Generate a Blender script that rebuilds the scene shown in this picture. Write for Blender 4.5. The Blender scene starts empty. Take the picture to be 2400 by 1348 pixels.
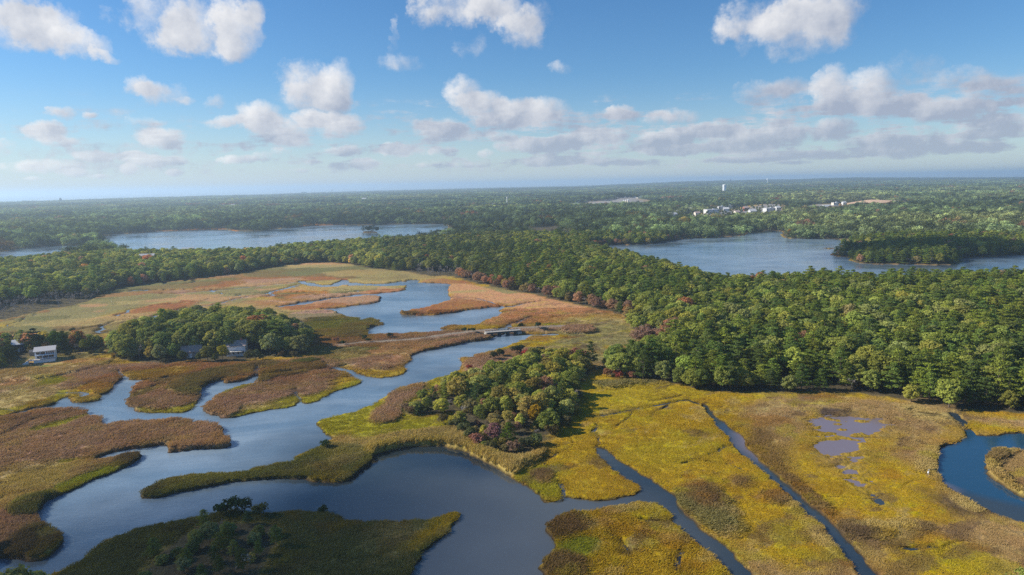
import bpy, math, random
import numpy as np
from mathutils import Vector, Matrix

random.seed(11)
RNG = np.random.default_rng(11)
SC = bpy.context.scene
COL = SC.collection
rad = math.radians

# ------------------------------------------------------------------ camera
CAM_H, F_PX = 80.0, 1600.0            # drone about 80 m up, 24 mm equivalent lens
PITCH, ROLL = 8.66, -1.25
ROT = Matrix.Rotation(rad(90 - PITCH), 3, 'X') @ Matrix.Rotation(rad(ROLL), 3, 'Z')
RN = np.array(ROT)
cam_d = bpy.data.cameras.new('camera')
cam_d.sensor_width, cam_d.lens = 36.0, 24.0
cam_d.clip_start, cam_d.clip_end = 1.0, 90000.0
cam = bpy.data.objects.new('camera', cam_d)
cam.matrix_world = Matrix.Translation((0, 0, CAM_H)) @ ROT.to_4x4()
COL.objects.link(cam)
SC.camera = cam

def ray(px, py):
    d = np.stack([(np.asarray(px, float) - 1200) / F_PX, -(np.asarray(py, float) - 674) / F_PX, -np.ones_like(np.asarray(px, float))], -1)
    return d @ RN.T

def ground(px, py, z=0.0):
    """survey point -> metres on the horizontal plane z"""
    d = ray(px, py)
    t = (z - CAM_H) / d[..., 2]
    return d[..., :2] * t[..., None]

def project(P):
    q = (np.asarray(P, float) - np.array([0, 0, CAM_H])) @ RN
    return 1200 + F_PX * q[..., 0] / -q[..., 2], 674 - F_PX * q[..., 1] / -q[..., 2]

# sun: from the left, a little ahead of the camera
SUN_EL, SUN_AZ = rad(32), rad(-84)    # azimuth measured from +Y towards +X
SUN = np.array([math.sin(SUN_AZ) * math.cos(SUN_EL), math.cos(SUN_AZ) * math.cos(SUN_EL), math.sin(SUN_EL)])

# ------------------------------------------------------------------ noise in numpy
def _hash(ix, iy, seed):
    h = (ix.astype(np.int64) * 374761393 + iy.astype(np.int64) * 668265263 + seed * 974634777) & 0xffffffff
    h = ((h ^ (h >> 13)) * 1274126177) & 0xffffffff
    return ((h ^ (h >> 16)) & 0xffff) / 65535.0

def vnoise(x, y, seed=0):
    ix, iy = np.floor(x), np.floor(y)
    fx, fy = x - ix, y - iy
    fx, fy = fx * fx * (3 - 2 * fx), fy * fy * (3 - 2 * fy)
    a, b = _hash(ix, iy, seed), _hash(ix + 1, iy, seed)
    c, d = _hash(ix, iy + 1, seed), _hash(ix + 1, iy + 1, seed)
    return (a + (b - a) * fx) * (1 - fy) + (c + (d - c) * fx) * fy

def fbm(x, y, size, octaves=4, seed=0):
    """-1..1 noise, largest feature about `size` metres"""
    s, amp, tot = 0, 1.0, 0.0
    for k in range(octaves):
        s = s + amp * (vnoise(x / size + 17.3 * k, y / size - 9.1 * k, seed + k) * 2 - 1)
        tot += amp
        amp *= 0.55
        size *= 0.5
    return s / tot

def sstep(a, b, x):
    t = np.clip((x - a) / (b - a), 0, 1)
    return t * t * (3 - 2 * t)

def chaikin(p, n=1):
    for _ in range(n):
        q = np.roll(p, -1, 0)
        p = np.stack([p * .75 + q * .25, p * .25 + q * .75], 1).reshape(-1, 2)
    return p

def sdf(poly, P, pad=40.0):
    """signed distance to a closed outline, positive inside"""
    out = np.full(len(P), -1e4)
    lo, hi = poly.min(0) - pad, poly.max(0) + pad
    m = np.flatnonzero((P[:, 0] > lo[0]) & (P[:, 0] < hi[0]) & (P[:, 1] > lo[1]) & (P[:, 1] < hi[1]))
    if not len(m):
        return out
    x, y = P[m, 0], P[m, 1]
    best = np.full(len(m), 1e12)
    ins = np.zeros(len(m), bool)
    q = np.roll(poly, -1, 0)
    for (ax, ay), (bx, by) in zip(poly, q):
        ex, ey = bx - ax, by - ay
        L = ex * ex + ey * ey
        if L < 1e-9:
            continue
        t = np.clip(((x - ax) * ex + (y - ay) * ey) / L, 0, 1)
        np.minimum(best, (x - ax - t * ex) ** 2 + (y - ay - t * ey) ** 2, out=best)
        if ay != by:
            ins ^= ((ay > y) != (by > y)) & (x < ex * (y - ay) / (by - ay) + ax)
    d = np.sqrt(best)
    out[m] = np.where(ins, d, -d)
    return out

def linedist(line, P, pad=30.0):
    out = np.full(len(P), 1e4)
    lo, hi = line.min(0) - pad, line.max(0) + pad
    m = np.flatnonzero((P[:, 0] > lo[0]) & (P[:, 0] < hi[0]) & (P[:, 1] > lo[1]) & (P[:, 1] < hi[1]))
    if not len(m):
        return out
    x, y = P[m, 0], P[m, 1]
    best = np.full(len(m), 1e12)
    for (ax, ay), (bx, by) in zip(line[:-1], line[1:]):
        ex, ey = bx - ax, by - ay
        t = np.clip(((x - ax) * ex + (y - ay) * ey) / max(ex * ex + ey * ey, 1e-9), 0, 1)
        np.minimum(best, (x - ax - t * ex) ** 2 + (y - ay - t * ey) ** 2, out=best)
    out[m] = np.sqrt(best)
    return out

def pts(s):
    v = np.array([float(t) for t in s.replace(',', ' ').split()]).reshape(-1, 2)
    return v

def outline(s, n=1):
    p = pts(s)
    return chaikin(ground(p[:, 0], p[:, 1]), n)

def polyline(s):
    p = pts(s)
    return ground(p[:, 0], p[:, 1])
SKY_DUST, SKY_OZONE, SKY_K, SKY_TINT, SKY_SAT = 0.15, 3.0, 0.075, (.64, .77, .90), 1.13
CLOUD_DARK, CLOUD_LIT = (.215, .245, .31), (.525, .52, .52)
HAZE, HAZE_COL, EXPO, DENOISE = 1.25e-4, (.62, .81, 1.0, 1), 0.85, False
# ------------------------------------------------------------------ the map, as surveyed outlines
WATER = {
 'creek': outline('''0 1310 20 1312 60 1316 100 1310 125 1295 152 1262 130 1243 95 1225 85 1210 100 1190 125 1167 150 1160 180 1148 215 1130 255 1115
   290 1098 320 1082 334 1069 325 1066 300 1066 270 1074 240 1080 210 1080 222 1076 240 1070 275 1061 300 1055 340 1050 370 1048 385 1046 390 1058 395 1063
   430 1059 470 1055 520 1051 546 1046 541 1036 520 1026 515 1013 523 1006 500 1003 470 998 450 992 420 989 380 986 340 989 290 989 260 994 233 1002 238 990
   241 980 233 974 218 977 195 984 203 974 210 966 195 961 170 958 150 960 110 963 70 967 30 975 -60 988 -60 982 0 976 40 968 75 957 100 955 130 948 132 940
   155 928 160 935 165 943 200 943 230 940 243 935 235 928 255 918 265 905 280 893 291 888 302 891 330 892 370 889 405 884 411 890 390 893 350 894 326 899
   313 908 311 915 303 922 302 928 309 931 295 937 292 945 300 952 314 955 318 965 330 968 370 970 415 972 440 966 460 951 463 940 468 930 471 918 480 905
   500 896 520 890 527 897 545 898 560 895 575 890 590 882 595 879 601 883 603 896 600 902 580 905 560 908 540 912 525 920 510 930 503 936 498 942 488 951
   476 960 478 968 500 975 530 982 560 976 600 968 640 960 670 957 697 952 700 940 705 936 714 945 722 948 745 942 770 925 800 915 830 905 848 900 845 893
   835 889 815 879 800 870 784 864 787 860 800 862 830 873 850 880 880 887 910 886 940 880 957 872 953 862 945 856 960 850 965 842 966 832 985 825 1010 821
   1050 812 1100 803 1146 797 1150 790 1210 786 1250 784 1310 782 1308 787 1290 788 1260 788 1240 788 1232 797 1210 803 1190 812 1165 820 1140 828 1120 831
   1112 833 1123 838 1100 838 1078 838 1075 842 1082 850 1080 862 1077 870 1050 880 1010 890 1000 897 960 906 930 913 905 925 886 935 885 942 870 950 845 958
   825 968 800 973 770 980 745 988 735 995 750 1005 757 1020 770 1025 781 1031 758 1040 753 1050 740 1052 715 1060 690 1072 686 1082 680 1086 650 1091 620 1100
   590 1107 550 1112 500 1113 450 1118 420 1122 395 1127 370 1138 345 1152 331 1160 330 1167 350 1171 380 1167 420 1155 450 1148 500 1140 550 1131 600 1126
   650 1124 700 1126 712 1123 730 1129 760 1131 790 1132 815 1129 830 1119 850 1101 870 1081 876 1069 900 1060 950 1050 1000 1045 1040 1048 1055 1056 1075 1056
   1090 1063 1110 1072 1140 1086 1160 1100 1190 1116 1215 1131 1245 1146 1262 1160 1272 1176 1281 1181 1310 1179 1323 1173 1320 1164 1332 1164 1345 1169 1370 1173
   1410 1173 1450 1169 1490 1159 1505 1150 1490 1136 1460 1120 1430 1095 1410 1073 1395 1061 1391 1052 1399 1050 1412 1053 1427 1063 1450 1079 1470 1089 1500 1110
   1530 1130 1560 1150 1589 1166 1587 1180 1592 1191 1612 1210 1652 1245 1702 1285 1750 1330 1800 1376 1850 1440 1780 1440 1716 1348 1680 1312 1650 1290 1600 1250
   1575 1215 1545 1179 1520 1177 1480 1182 1440 1190 1400 1195 1375 1207 1340 1208 1310 1215 1285 1232 1274 1243 1290 1258 1300 1275 1297 1295 1280 1312 1262 1331
   1275 1346 1292 1440 960 1440 965 1348 990 1310 984 1300 1000 1290 1010 1271 1040 1256 1065 1231 1084 1205 1080 1197 1050 1203 1020 1215 1000 1220 960 1222
   930 1225 900 1222 870 1225 830 1228 800 1221 775 1209 740 1202 700 1205 640 1207 600 1206 565 1199 540 1197 510 1204 480 1212 430 1218 390 1228 340 1237
   310 1245 300 1255 275 1262 250 1269 240 1275 220 1285 200 1305 195 1318 170 1328 140 1340 105 1356 60 1440 -120 1440 -120 1325'''),
 'mill_pond': outline('''1155 792 1212 788 1200 771 1189 769 1150 772.5 1100 774 1050 774.5 1026 771.5 1032 768 1070 764 1110 763 1130 758 1150 748 1172 740
   1180 737 1174 728 1180 722 1195 720.5 1203 717 1180 719 1150 721 1110 725 1080 730 1050 735 1010 739.5 970 740.5 940 738 933 733 950 727.5 980 725.5
   1005 722 1020 715 1045 710 1056 705 1060 698 1049 692 1046 685 1053 678 1049 671 1062 666 1030 664 985 663 987 658 970 655 950 659 955 672 953 675 945 681
   900 688 845 691 800 696 750 703 700 711 665 716 646 719 665 720.5 690 718 720 714 760 706 800 699.5 830 697 862 694 893 696 891 701 886 708 870 712.5
   830 717 800 722 770 724 745 726 775 727 790 732 806 740 807 747 840 748 880 752 906 758 890 763 868 768 858 774 860 786 875 788 900 787 950 786 1000 783
   1060 780 1100 776 1150 776'''),
 'braid': outline('''700 661 712 658 733 665 755 668.5 780 668.5 795 658 813 656 818 662 845 665 880 666 920 663 950 658 965 668 935 670.5 900 671.5 870 671
   840 670.5 815 668.5 800 668.5 790 673 760 674.5 725 671 705 666'''),
 'marsh_pool': outline('287 760 300 755 320 750 345 745.5 370 741 374 745 350 750 325 757 305 762.5 290 764'),
 'far_pond': outline('''240 552 300 547 350 545 400 541 450 539 500 537.5 530 538 550 543 600 543 625 540 650 537 680 534 720 530 760 528 800 527.5 850 528.5
   900 526.5 960 525.5 1020 525.5 1050 527 1050 540 1030 558 950 568 850 577 750 585 650 594 600 602 500 606 400 606 330 604 262 596 244 580 238 566'''),
 'cove': outline('-60 600 20 588 60 582 120 578 165 575 215 576 215 588 180 604 120 616 30 626 -60 634'),
 'lake': outline('''1400 577 1450 574 1480 575 1550 570 1600 560 1680 557 1747 553 1749 549 1760 546 1800 542.5 1834 542 1830 550 1834 557 1854 560 1900 560
   1967 562 2040 564 2050 568 2036 574 2005 572 1972 575 1966 579 1990 582 2022 584 2034 586 2010 592 1960 592 1942 597 1962 602 1995 604 1986 608 2000 615 2030 619
   2080 621 2130 619 2160 622 2220 622 2262 616 2235 606 2280 604 2340 602 2420 596 2560 590 2560 668 2420 668 2300 666 2200 666 2100 668 2020 671 1950 668 1880 664
   1800 671 1720 674 1650 662 1600 646 1520 622 1450 600 1400 588'''),
 'bend': outline('''2205 1047 2222 1041 2240 1034 2258 1028 2274 1018 2316 1020 2354 1017 2400 1017 2560 1014 2560 1056 2400 1057 2354 1058 2323 1066 2310 1077 2310 1096
   2323 1104 2316 1113 2335 1134 2372 1153 2400 1168 2560 1230 2560 1262 2400 1226 2372 1220 2335 1209 2301 1192 2278 1179 2240 1160 2218 1141 2199 1119 2193 1104 2203 1066'''),
 'long_ditch': outline('''1640 944 1649 957 1664 978 1679 1002 1713 1032 1714 1042 1735 1062 1758 1081 1796 1115 1834 1145 1840 1162 1894 1209 1939 1258 1996 1318 2018 1348 2100 1440
   2150 1440 2062 1348 2037 1318 2003 1285 1969 1254 1920 1205 1886 1175 1841 1134 1788 1085 1746 1043 1738 1021 1692 990 1656 956'''),
 'ditch_head': outline('1390 1050 1399 1047 1412 1050 1427 1060 1440 1069 1420 1071 1405 1064'),
}
PANNE = outline('''1900 990 1920 983 1962 981 1992 968 2005 972 2022 983 2063 981 2078 993 2060 1008 2045 1028 2026 1043 2011 1066 2022 1088 1980 1096 1939 1082 1905 1060
   1915 1036 1925 1012''')
PANNE2 = outline('1985 1094 2030 1100 2034 1110 2010 1112 2060 1150 2078 1182 2062 1186 2010 1150 1980 1120')
MUD = outline('1915 962 1960 958 2000 966 1998 976 1965 982 1925 984')
MARSH = outline('''-300 760 0 755 60 738 130 724 200 713 245 686 300 675 350 668 420 658 500 650 560 643 600 636 650 625 700 619 760 616 820 619 870 632 940 636 980 642
   1010 650 1040 646 1066 650 1100 661 1150 673 1200 685 1240 690 1290 702 1340 714 1400 727 1440 735 1466 746 1482 772 1502 797 1522 812 1532 830 1480 848 1420 852
   1396 872 1440 888 1500 893 1550 898 1600 908 1650 918 1700 923 1800 924 1900 924 2000 927 2070 932 2100 940 2150 952 2200 964 2260 968 2330 962 2400 978 2700 1000
   2700 1600 -300 1600''', 1)
GROVES = {
 'clump': outline('''933 965 945 979 1013 973 1083 966 1060 1000 1092 1030 1122 1062 1195 1077 1237 1064 1272 1036 1322 1010 1346 980 1366 935 1368 905 1388 875
   1396 862 1340 850 1270 843 1215 857 1180 872 1110 897 1030 917 980 937'''),
 'house_grove': outline('255 822 262 840 330 852 400 857 450 847 500 852 560 852 600 840 650 837 720 833 738 826 715 798 690 778 620 768 540 764 450 772 380 782 300 802'),
 'left_yard': outline('-80 880 0 872 36 862 80 838 142 838 250 828 240 806 200 803 150 812 100 806 60 812 0 812 -80 815'),
 'shaded_wood': outline('330 1330 400 1268 480 1226 560 1222 650 1230 668 1262 640 1320 590 1440 260 1440'),
}
CLEAR = [outline(s, 0) for s in (
 '1236 553 1290 551 1294 561 1262 564 1240 560',                    # tan field
 '960 566 1005 563 1072 566 1070 571 1010 571',                     # strip of field by the white house
 '36 851 92 840 104 848 150 846 150 856 112 866 40 866',                  # lawn
 '1560 526 1590 506 1640 500 1700 492 1790 485 1850 487 1845 506 1780 516 1700 519 1650 521 1600 528',   # town
 '1880 494 1900 480 1980 478 2060 474 2160 474 2140 482 2010 487 1940 499',      # sand workings
 '1330 489 1345 478 1480 474 1530 472 1530 480 1500 487 1400 490',
 '1110 486 1150 482 1220 482 1220 489 1130 491',
 '1360 470 1420 465 1500 465 1520 469 1480 473 1400 474',
)]
# narrow creeks through the marsh: (line, half width, colour of the lip)
RUNS = [(polyline(s), w) for s, w in (
 ('1640 946 1610 937 1580 941 1530 951 1480 961 1440 969 1415 975', .55),
 ('1560 951 1545 962 1530 977', .25), ('1480 963 1470 985 1440 1000', .25), ('1395 1052 1402 1030 1388 1010 1394 995', .4),
 ('2240 968 2252 988 2264 1005 2276 1020', 1.2), ('595 880 598 868 600 860', .8), ('705 938 697 925 685 908 660 898', .45),
 ('1425 1248 1450 1275 1470 1300', .55), ('1310 1178 1318 1150 1312 1138', .5), ('0 1025 30 1010 70 990 150 972 215 960', .5), ('1710 1043 1668 1062 1640 1080 1600 1088', .3),
 ('1520 940 1560 935 1600 925', .3), ('1600 1290 1580 1310 1590 1348', .5), ('130 778 180 776 232 768 290 760 380 738 440 722 500 716 560 700 620 690 700 668', .7),
 ('560 690 640 684 700 672', .7), ('380 690 450 686 520 680 640 668 700 661', .5), ('410 885 450 880 480 872', .7), ('295 890 285 880 268 872', .8),
 ('1185 769 1200 760 1220 755 1240 745', .9), ('1195 720 1230 712 1270 706', .6), ('1180 720 1160 712 1120 700 1060 698', .6), ('785 863 770 855 750 850', .7),
 ('2080 1282 2140 1286 2190 1280', .4), ('1650 1140 1680 1160 1700 1190', .25), ('1750 1105 1720 1092 1660 1083', .3))]
C = dict(ygreen=(.30, .265, .018), gold=(.39, .262, .02), brown=(.35, .215, .135), tan=(.50, .265, .125), rust=(.30, .125, .042), olive=(.235, .20, .075),
         sedge=(.125, .125, .04), dark=(.13, .09, .045), sand=(.62, .42, .27), lawn=(.14, .19, .03), mud=(.10, .07, .05), path=(.25, .205, .155), floor=(.085, .070, .040),
         orange=(.38, .165, .035), straw=(.40, .30, .11), field=(.33, .22, .09), grey=(.33, .31, .29), umber=(.215, .135, .05), moss=(.37, .275, .02), town=(.30, .28, .26), lime=(.25, .25, .02))
# zones of the marsh: outline, colour, reed height, how soft the edge is (m)
Z = [
 # far marsh on the left
 ('0 800 0 700 250 680 560 640 820 615 960 640 960 660 700 664 640 690 480 722 350 716 200 760 110 800', 'olive', .5, 5),
 ('-200 900 0 790 110 800 250 800 330 790 200 850 0 880', 'olive', .5, 4),
 ('120 772 200 752 300 730 370 712 440 702 480 708 440 722 380 738 300 756 220 777 150 783', 'rust', .9, 2),
 ('300 690 420 672 560 664 570 672 440 686 340 700', 'straw', .5, 5), ('180 705 300 688 420 676 400 690 260 716', 'olive', 1.2, 3),
 ('400 668 500 660 590 663 560 672 460 680', 'rust', .5, 4), ('570 652 640 645 700 650 640 660 560 664', 'rust', .5, 4), ('520 684 600 676 640 690 560 715 480 720', 'olive', .7, 3),
 ('620 690 700 672 780 672 830 684 760 696 690 706 640 706', 'orange', .9, 2), ('640 690 700 686 760 692 700 704 650 706', 'sedge', .7, 2),
 ('690 653 780 640 850 646 850 658 720 660', 'rust', .7, 2), ('840 646 940 640 960 656 880 662 830 658', 'sedge', .8, 2), ('770 640 830 634 900 640 860 648', 'orange', .6, 3),
 ('775 676 860 670 920 671 953 675 945 682 900 688 845 692 770 700', 'olive', .9, 1.5), ('845 684 945 676 950 682 900 688 850 691', 'rust', .9, 1),
 ('640 722 720 714 800 700 893 696 886 708 800 722 745 726 690 732', 'rust', .8, 1.5), ('690 732 745 726 790 730 808 740 807 746 740 756 660 756', 'brown', .8, 1.5),
 ('660 700 690 690 740 690 700 706', 'orange', .8, 1.5),
 ('670 758 760 748 860 749 906 758 866 770 860 785 900 790 860 800 760 806 720 792', 'olive', .6, 2), ('700 762 800 752 880 756 850 770 820 790 740 796', 'ygreen', .5, 5),
 # right of the pond
 ('983 665 1062 655 1150 678 1280 695 1340 714 1470 740 1460 752 1300 768 1200 768 1110 763 1180 738 1174 726 1210 716 1050 706 1060 698 1047 685', 'tan', .7, 2),
 ('925 742 935 730 1005 722 1056 702 1110 706 1180 716 1190 722 1050 737 1010 742', 'rust', 1.2, 1.5), ('983 665 1000 656 1060 655 1130 668 1060 668', 'rust', .7, 2),
 ('1046 690 1060 684 1150 680 1150 684 1060 690', 'straw', .6, 2), ('1120 672 1180 675 1240 688 1180 690', 'olive', .7, 2), ('1280 745 1480 735 1490 765 1340 768', 'straw', .5, 5),
 ('1020 775 1030 766 1110 762 1190 766 1190 772 1100 776', 'gold', .6, 1), ('1190 772 1190 762 1260 758 1330 760 1320 768 1250 771', 'ygreen', .5, 1.2),
 ('1300 775 1480 745 1540 830 1400 855 1330 850 1250 830 1230 800 1300 786', 'olive', .35, 3), ('1310 776 1330 769 1370 767 1393 773 1388 783 1330 785', 'brown', 1.9, .8),
 ('1230 800 1300 786 1340 788 1290 806 1230 822 1170 832 1110 836 1150 820', 'gold', .45, 1.5), ('1075 840 1140 830 1200 820 1250 815 1240 850 1150 868 1080 885', 'brown', .8, 1.5),
 ('1080 838 1120 838 1090 848 1085 880 1070 880', 'gold', .5, 1),
 # neck of land left of the bridge
 ('760 806 860 797 1000 800 1100 785 1146 782 1150 797 1050 812 965 832 945 856 780 862 740 850', 'olive', .7, 3), ('800 850 860 836 930 830 950 850 920 868 860 872', 'brown', .9, 3),
 ('960 826 1010 808 1100 796 1148 790 1146 800 1050 814 985 827', 'brown', 1.7, 1), ('862 790 880 786 1000 783 1080 780 1085 785 1000 793 890 800', 'brown', 1.5, .8),
 ('830 873 880 884 955 872 953 866 920 872 860 870', 'gold', .5, 1),
 # near marsh on the left
 ('-300 1000 -300 850 0 860 140 866 300 855 620 850 760 840 800 862 770 930 560 985 300 970 100 960', 'brown', .9, 3),
 ('-300 1310 -300 985 0 980 150 955 330 990 560 1000 560 1060 340 1075 300 1110 120 1180 60 1330', 'brown', 1.0, 3),
 ('-300 960 0 925 60 905 150 920 100 958 0 976 -300 1000', 'straw', .5, 4), ('60 890 100 884 160 886 168 894 130 906 80 908', 'ygreen', .7, 2), ('-100 905 40 895 60 902 0 915', 'olive', .6, 3),
 ('-100 960 0 962 80 948 130 925 155 915 160 930 130 950 60 965 0 978 -100 990', 'ygreen', .4, 1.2), ('160 915 230 895 290 886 282 895 262 916 240 932 200 946 160 942', 'gold', .4, 1.2),
 ('165 940 200 930 260 912 275 898 290 890 262 920 242 936 200 948', 'ygreen', .4, 1.2), ('260 868 300 876 380 866 440 862 460 872 400 886 300 894 272 884', 'ygreen', .4, 1.2),
 ('380 915 440 888 500 868 530 872 522 892 476 910 462 932 430 930', 'sedge', 2.0, .8), ('316 955 380 962 460 946 470 920 478 930 450 972 330 972', 'ygreen', .4, 1),
 ('300 930 330 915 380 905 390 912 340 930 310 940', 'sedge', .6, 1),
 ('600 905 604 878 640 866 700 850 760 850 770 862 700 880 640 892', 'sedge', 1.8, .8), ('525 896 535 872 590 866 596 880 560 897', 'rust', .9, 1), ('525 886 540 878 555 884 540 894', 'sedge', 1.2, .8),
 ('500 935 520 918 560 906 600 902 590 912 540 922', 'ygreen', .4, 1), ('560 965 640 945 695 925 702 934 698 954 620 968 540 980', 'ygreen', .4, 1.5),
 ('700 930 730 930 790 905 848 888 850 902 740 950 715 948', 'ygreen', .4, 1.2), ('550 960 620 950 660 950 600 962', 'straw', .5, 2),
 ('476 975 480 958 520 940 560 960 530 984', 'brown', 1.3, 1.2),
 ('60 1010 110 995 190 978 200 985 140 1005 70 1020', 'ygreen', .5, 1.2), ('0 1000 80 975 170 956 212 964 150 985 60 1000', 'brown', .8, 2),
 ('280 1010 420 985 548 1010 550 1050 400 1064 385 1046 250 1066 200 1080', 'brown', 1.4, 1.5), ('0 1120 100 1060 250 1020 260 1070 120 1130', 'brown', .9, 3), ('0 1200 0 1110 120 1080 240 1078 100 1170', 'straw', .7, 8),
 ('125 1150 200 1110 280 1092 300 1096 240 1122 140 1162', 'lime', .6, 1.5), ('270 1078 336 1066 334 1074 290 1098 272 1098', 'dark', 1.2, .8), ('128 1085 180 1075 220 1076 150 1090', 'ygreen', .5, 1),
 ('20 1190 90 1165 135 1165 100 1190 85 1212 40 1220', 'sedge', 1.6, 1), ('-20 1320 40 1250 100 1235 155 1262 110 1312 40 1320', 'dark', 1.2, 2), ('70 1255 110 1240 140 1255 80 1290', 'olive', .9, 1.5),
 # spit and the shaded land at the bottom
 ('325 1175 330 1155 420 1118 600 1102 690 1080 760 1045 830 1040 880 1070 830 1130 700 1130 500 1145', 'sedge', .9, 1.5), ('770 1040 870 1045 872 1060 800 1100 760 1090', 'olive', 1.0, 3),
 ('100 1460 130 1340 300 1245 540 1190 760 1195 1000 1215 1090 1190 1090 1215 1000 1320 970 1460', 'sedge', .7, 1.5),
 ('880 1240 1000 1215 1085 1195 1082 1210 1040 1258 940 1290 840 1300', 'olive', .6, 5), ('960 1300 1010 1262 1060 1232 1090 1195 1060 1200 1000 1240 940 1290', 'gold', .5, 2.5),
 # central island
 ('730 1000 740 985 880 945 930 910 1010 890 1080 870 1100 895 950 985 1090 965 1060 1010 880 1050 760 1025', 'ygreen', .4, 2), ('868 985 890 960 940 940 945 970 930 990 890 996', 'brown', 1.2, 1.5),
 ('900 935 930 915 990 900 1000 910 950 950 900 965', 'brown', 1.0, 1.5), ('750 1040 760 1020 880 1030 1000 1010 1060 1006 1060 1030 880 1056', 'straw', .6, 2.5),
 ('860 1060 900 1030 1000 1022 1080 1010 1110 1040 1180 1085 1240 1080 1280 1050 1250 1100 1200 1125 1140 1086 1090 1062 1040 1048 950 1050 876 1070', 'straw', 2.0, 1),
 # right marsh
 ('1190 1120 1290 1050 1340 980 1360 870 1540 890 1700 915 1660 960 1400 1240 1300 1190 1240 1150', 'gold', .4, 3), ('1350 980 1390 890 1560 900 1640 925 1500 960 1420 980', 'moss', .35, 7),
 ('1400 1060 1500 1010 1600 1000 1700 1050 1650 1110 1500 1100', 'moss', .4, 8), ('1200 1120 1260 1090 1330 1085 1300 1120 1330 1160 1280 1178 1240 1145', 'ygreen', .5, 2),
 ('1235 1110 1275 1100 1300 1125 1270 1140', 'umber', .8, 1.5), ('1390 900 1540 897 1600 905 1500 900 1420 912', 'olive', 1.3, 2),
 ('1500 960 1640 955 1700 1040 1600 1010', 'gold', .5, 4), ('1640 930 1720 926 1780 980 1800 1080 1740 1040 1690 990', 'gold', .5, 4),
 ('1720 930 2180 935 2240 985 2200 1050 2195 1120 2080 1110 2090 990 1900 960 1860 1060 1780 1050', 'field', .5, 6), ('1740 1010 1790 1000 1850 1090 1830 1120 1780 1070', 'umber', .6, 4),
 ('1860 1060 1900 1050 1940 1110 2060 1080 2180 1100 2260 1180 2200 1240 1960 1220 1860 1120', 'gold', .3, 8), ('2100 940 2230 970 2240 990 2160 985', 'straw', .5, 4),
 ('2245 975 2500 985 2500 1015 2274 1018', 'gold', .5, 2), ('2260 980 2480 990 2480 1005 2300 1000', 'field', .5, 3), ('2160 1060 2205 1035 2215 1060 2195 1110 2150 1105', 'straw', 1.0, 2),
 ('1580 1080 1680 1070 1840 1160 2000 1330 1900 1360 1720 1280 1590 1180', 'gold', .4, 4), ('1590 1160 1650 1140 1720 1200 1740 1260 1690 1260 1610 1200', 'olive', .9, 3),
 ('1600 1150 1640 1130 1700 1180 1660 1200', 'umber', .8, 2.5), ('1790 1165 1830 1160 1850 1180 1810 1185', 'umber', .8, 2.5), ('1700 1125 1760 1120 1760 1140 1710 1140', 'umber', .7, 2.5),
 ('1840 1165 1890 1200 2020 1340 1990 1345 1880 1235 1850 1190', 'straw', .6, 2), ('1720 1020 1760 1040 1900 1165 2000 1280 2080 1400 2060 1350 1985 1262 1880 1165', 'umber', .8, 2),
 ('1950 1240 2170 1235 2180 1250 2000 1270', 'dark', .9, 3), ('1960 1225 2180 1228 2170 1240 1980 1245', 'straw', .8, 2), ('2050 1270 2260 1260 2300 1400 2100 1400', 'gold', .4, 8), ('2130 1290 2250 1280 2260 1330 2160 1350', 'moss', .4, 5),
 ('2170 1150 2260 1160 2300 1210 2240 1200', 'dark', .3, 6), ('2190 1040 2215 1030 2205 1060 2200 1110 2240 1165 2300 1200 2280 1200 2215 1160 2185 1110', 'straw', .7, 1.5),
 ('2306 1075 2330 1062 2420 1054 2560 1056 2560 1200 2400 1172 2330 1135', 'field', .5, 2), ('2305 1075 2330 1060 2400 1055 2345 1072 2325 1095 2350 1125 2420 1175 2370 1156 2330 1135', 'straw', 1.4, 1),
 ('1260 1450 1260 1330 1300 1280 1270 1240 1340 1200 1520 1172 1600 1245 1740 1390 1760 1450', 'gold', .7, 2), ('1270 1260 1275 1238 1330 1208 1375 1215 1360 1250 1300 1270', 'umber', 1.0, 1.5),
 ('1310 1275 1370 1255 1420 1285 1370 1320 1310 1312', 'lime', .6, 1.5), ('1262 1335 1300 1300 1370 1315 1380 1360 1270 1360', 'umber', 1.0, 1.5), ('1450 1195 1540 1180 1600 1250 1540 1260', 'moss', .5, 4),
 ('1400 1200 1480 1182 1500 1190 1420 1215', 'straw', .7, 2),
 # odd fields and shores far off
 ('1236 553 1290 551 1294 561 1262 564 1240 560', 'field', .3, 3), ('960 566 1005 563 1072 566 1070 571 1010 571', 'olive', .3, 3),
 ('280 548 400 540 500 535.5 540 537 500 540 400 543.5 300 549', 'orange', .5, 3), ('526 541 552 538 560 543 540 546', 'orange', .5, 2), ('690 532 760 523 800 523 810 528 740 531', 'orange', .4, 3),
 ('1836 553 1900 558 2050 565 2050 568 1900 563 1840 562', 'straw', .4, 2), ('1960 582 1966 573 2045 567 2050 580 2030 588', 'rust', .5, 2), ('1940 600 1955 590 2010 590 2010 604', 'rust', .5, 2),
 ('170 577 225 572 232 575 200 581', 'orange', .4, 2), ('36 855 78 848 150 846 152 856 112 868 36 868', 'lawn', .12, 1),
 ('1960 482 2000 472 2160 473 2140 481 2010 486', 'sand', .2, 15), ('1880 494 1900 480 1960 480 1990 490 1940 499', 'town', .2, 15),
 ('1565 518 1640 502 1790 487 1842 488 1780 508 1650 514', 'town', .2, 10), ('1330 489 1345 478 1530 472 1500 487 1400 490', 'town', .2, 20), ('1110 486 1220 482 1220 489 1130 491', 'field', .2, 20),
 ('1360 470 1420 465 1500 465 1520 469 1480 473 1400 474', 'grey', .2, 20),
]
Z = [(outline(s, 1), np.array(C[c]), h, e, c) for s, c, h, e in Z]
CAUSEWAY = polyline('800 812 860 806 930 802.5 1000 797 1060 789 1110 784 1152 780')
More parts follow.
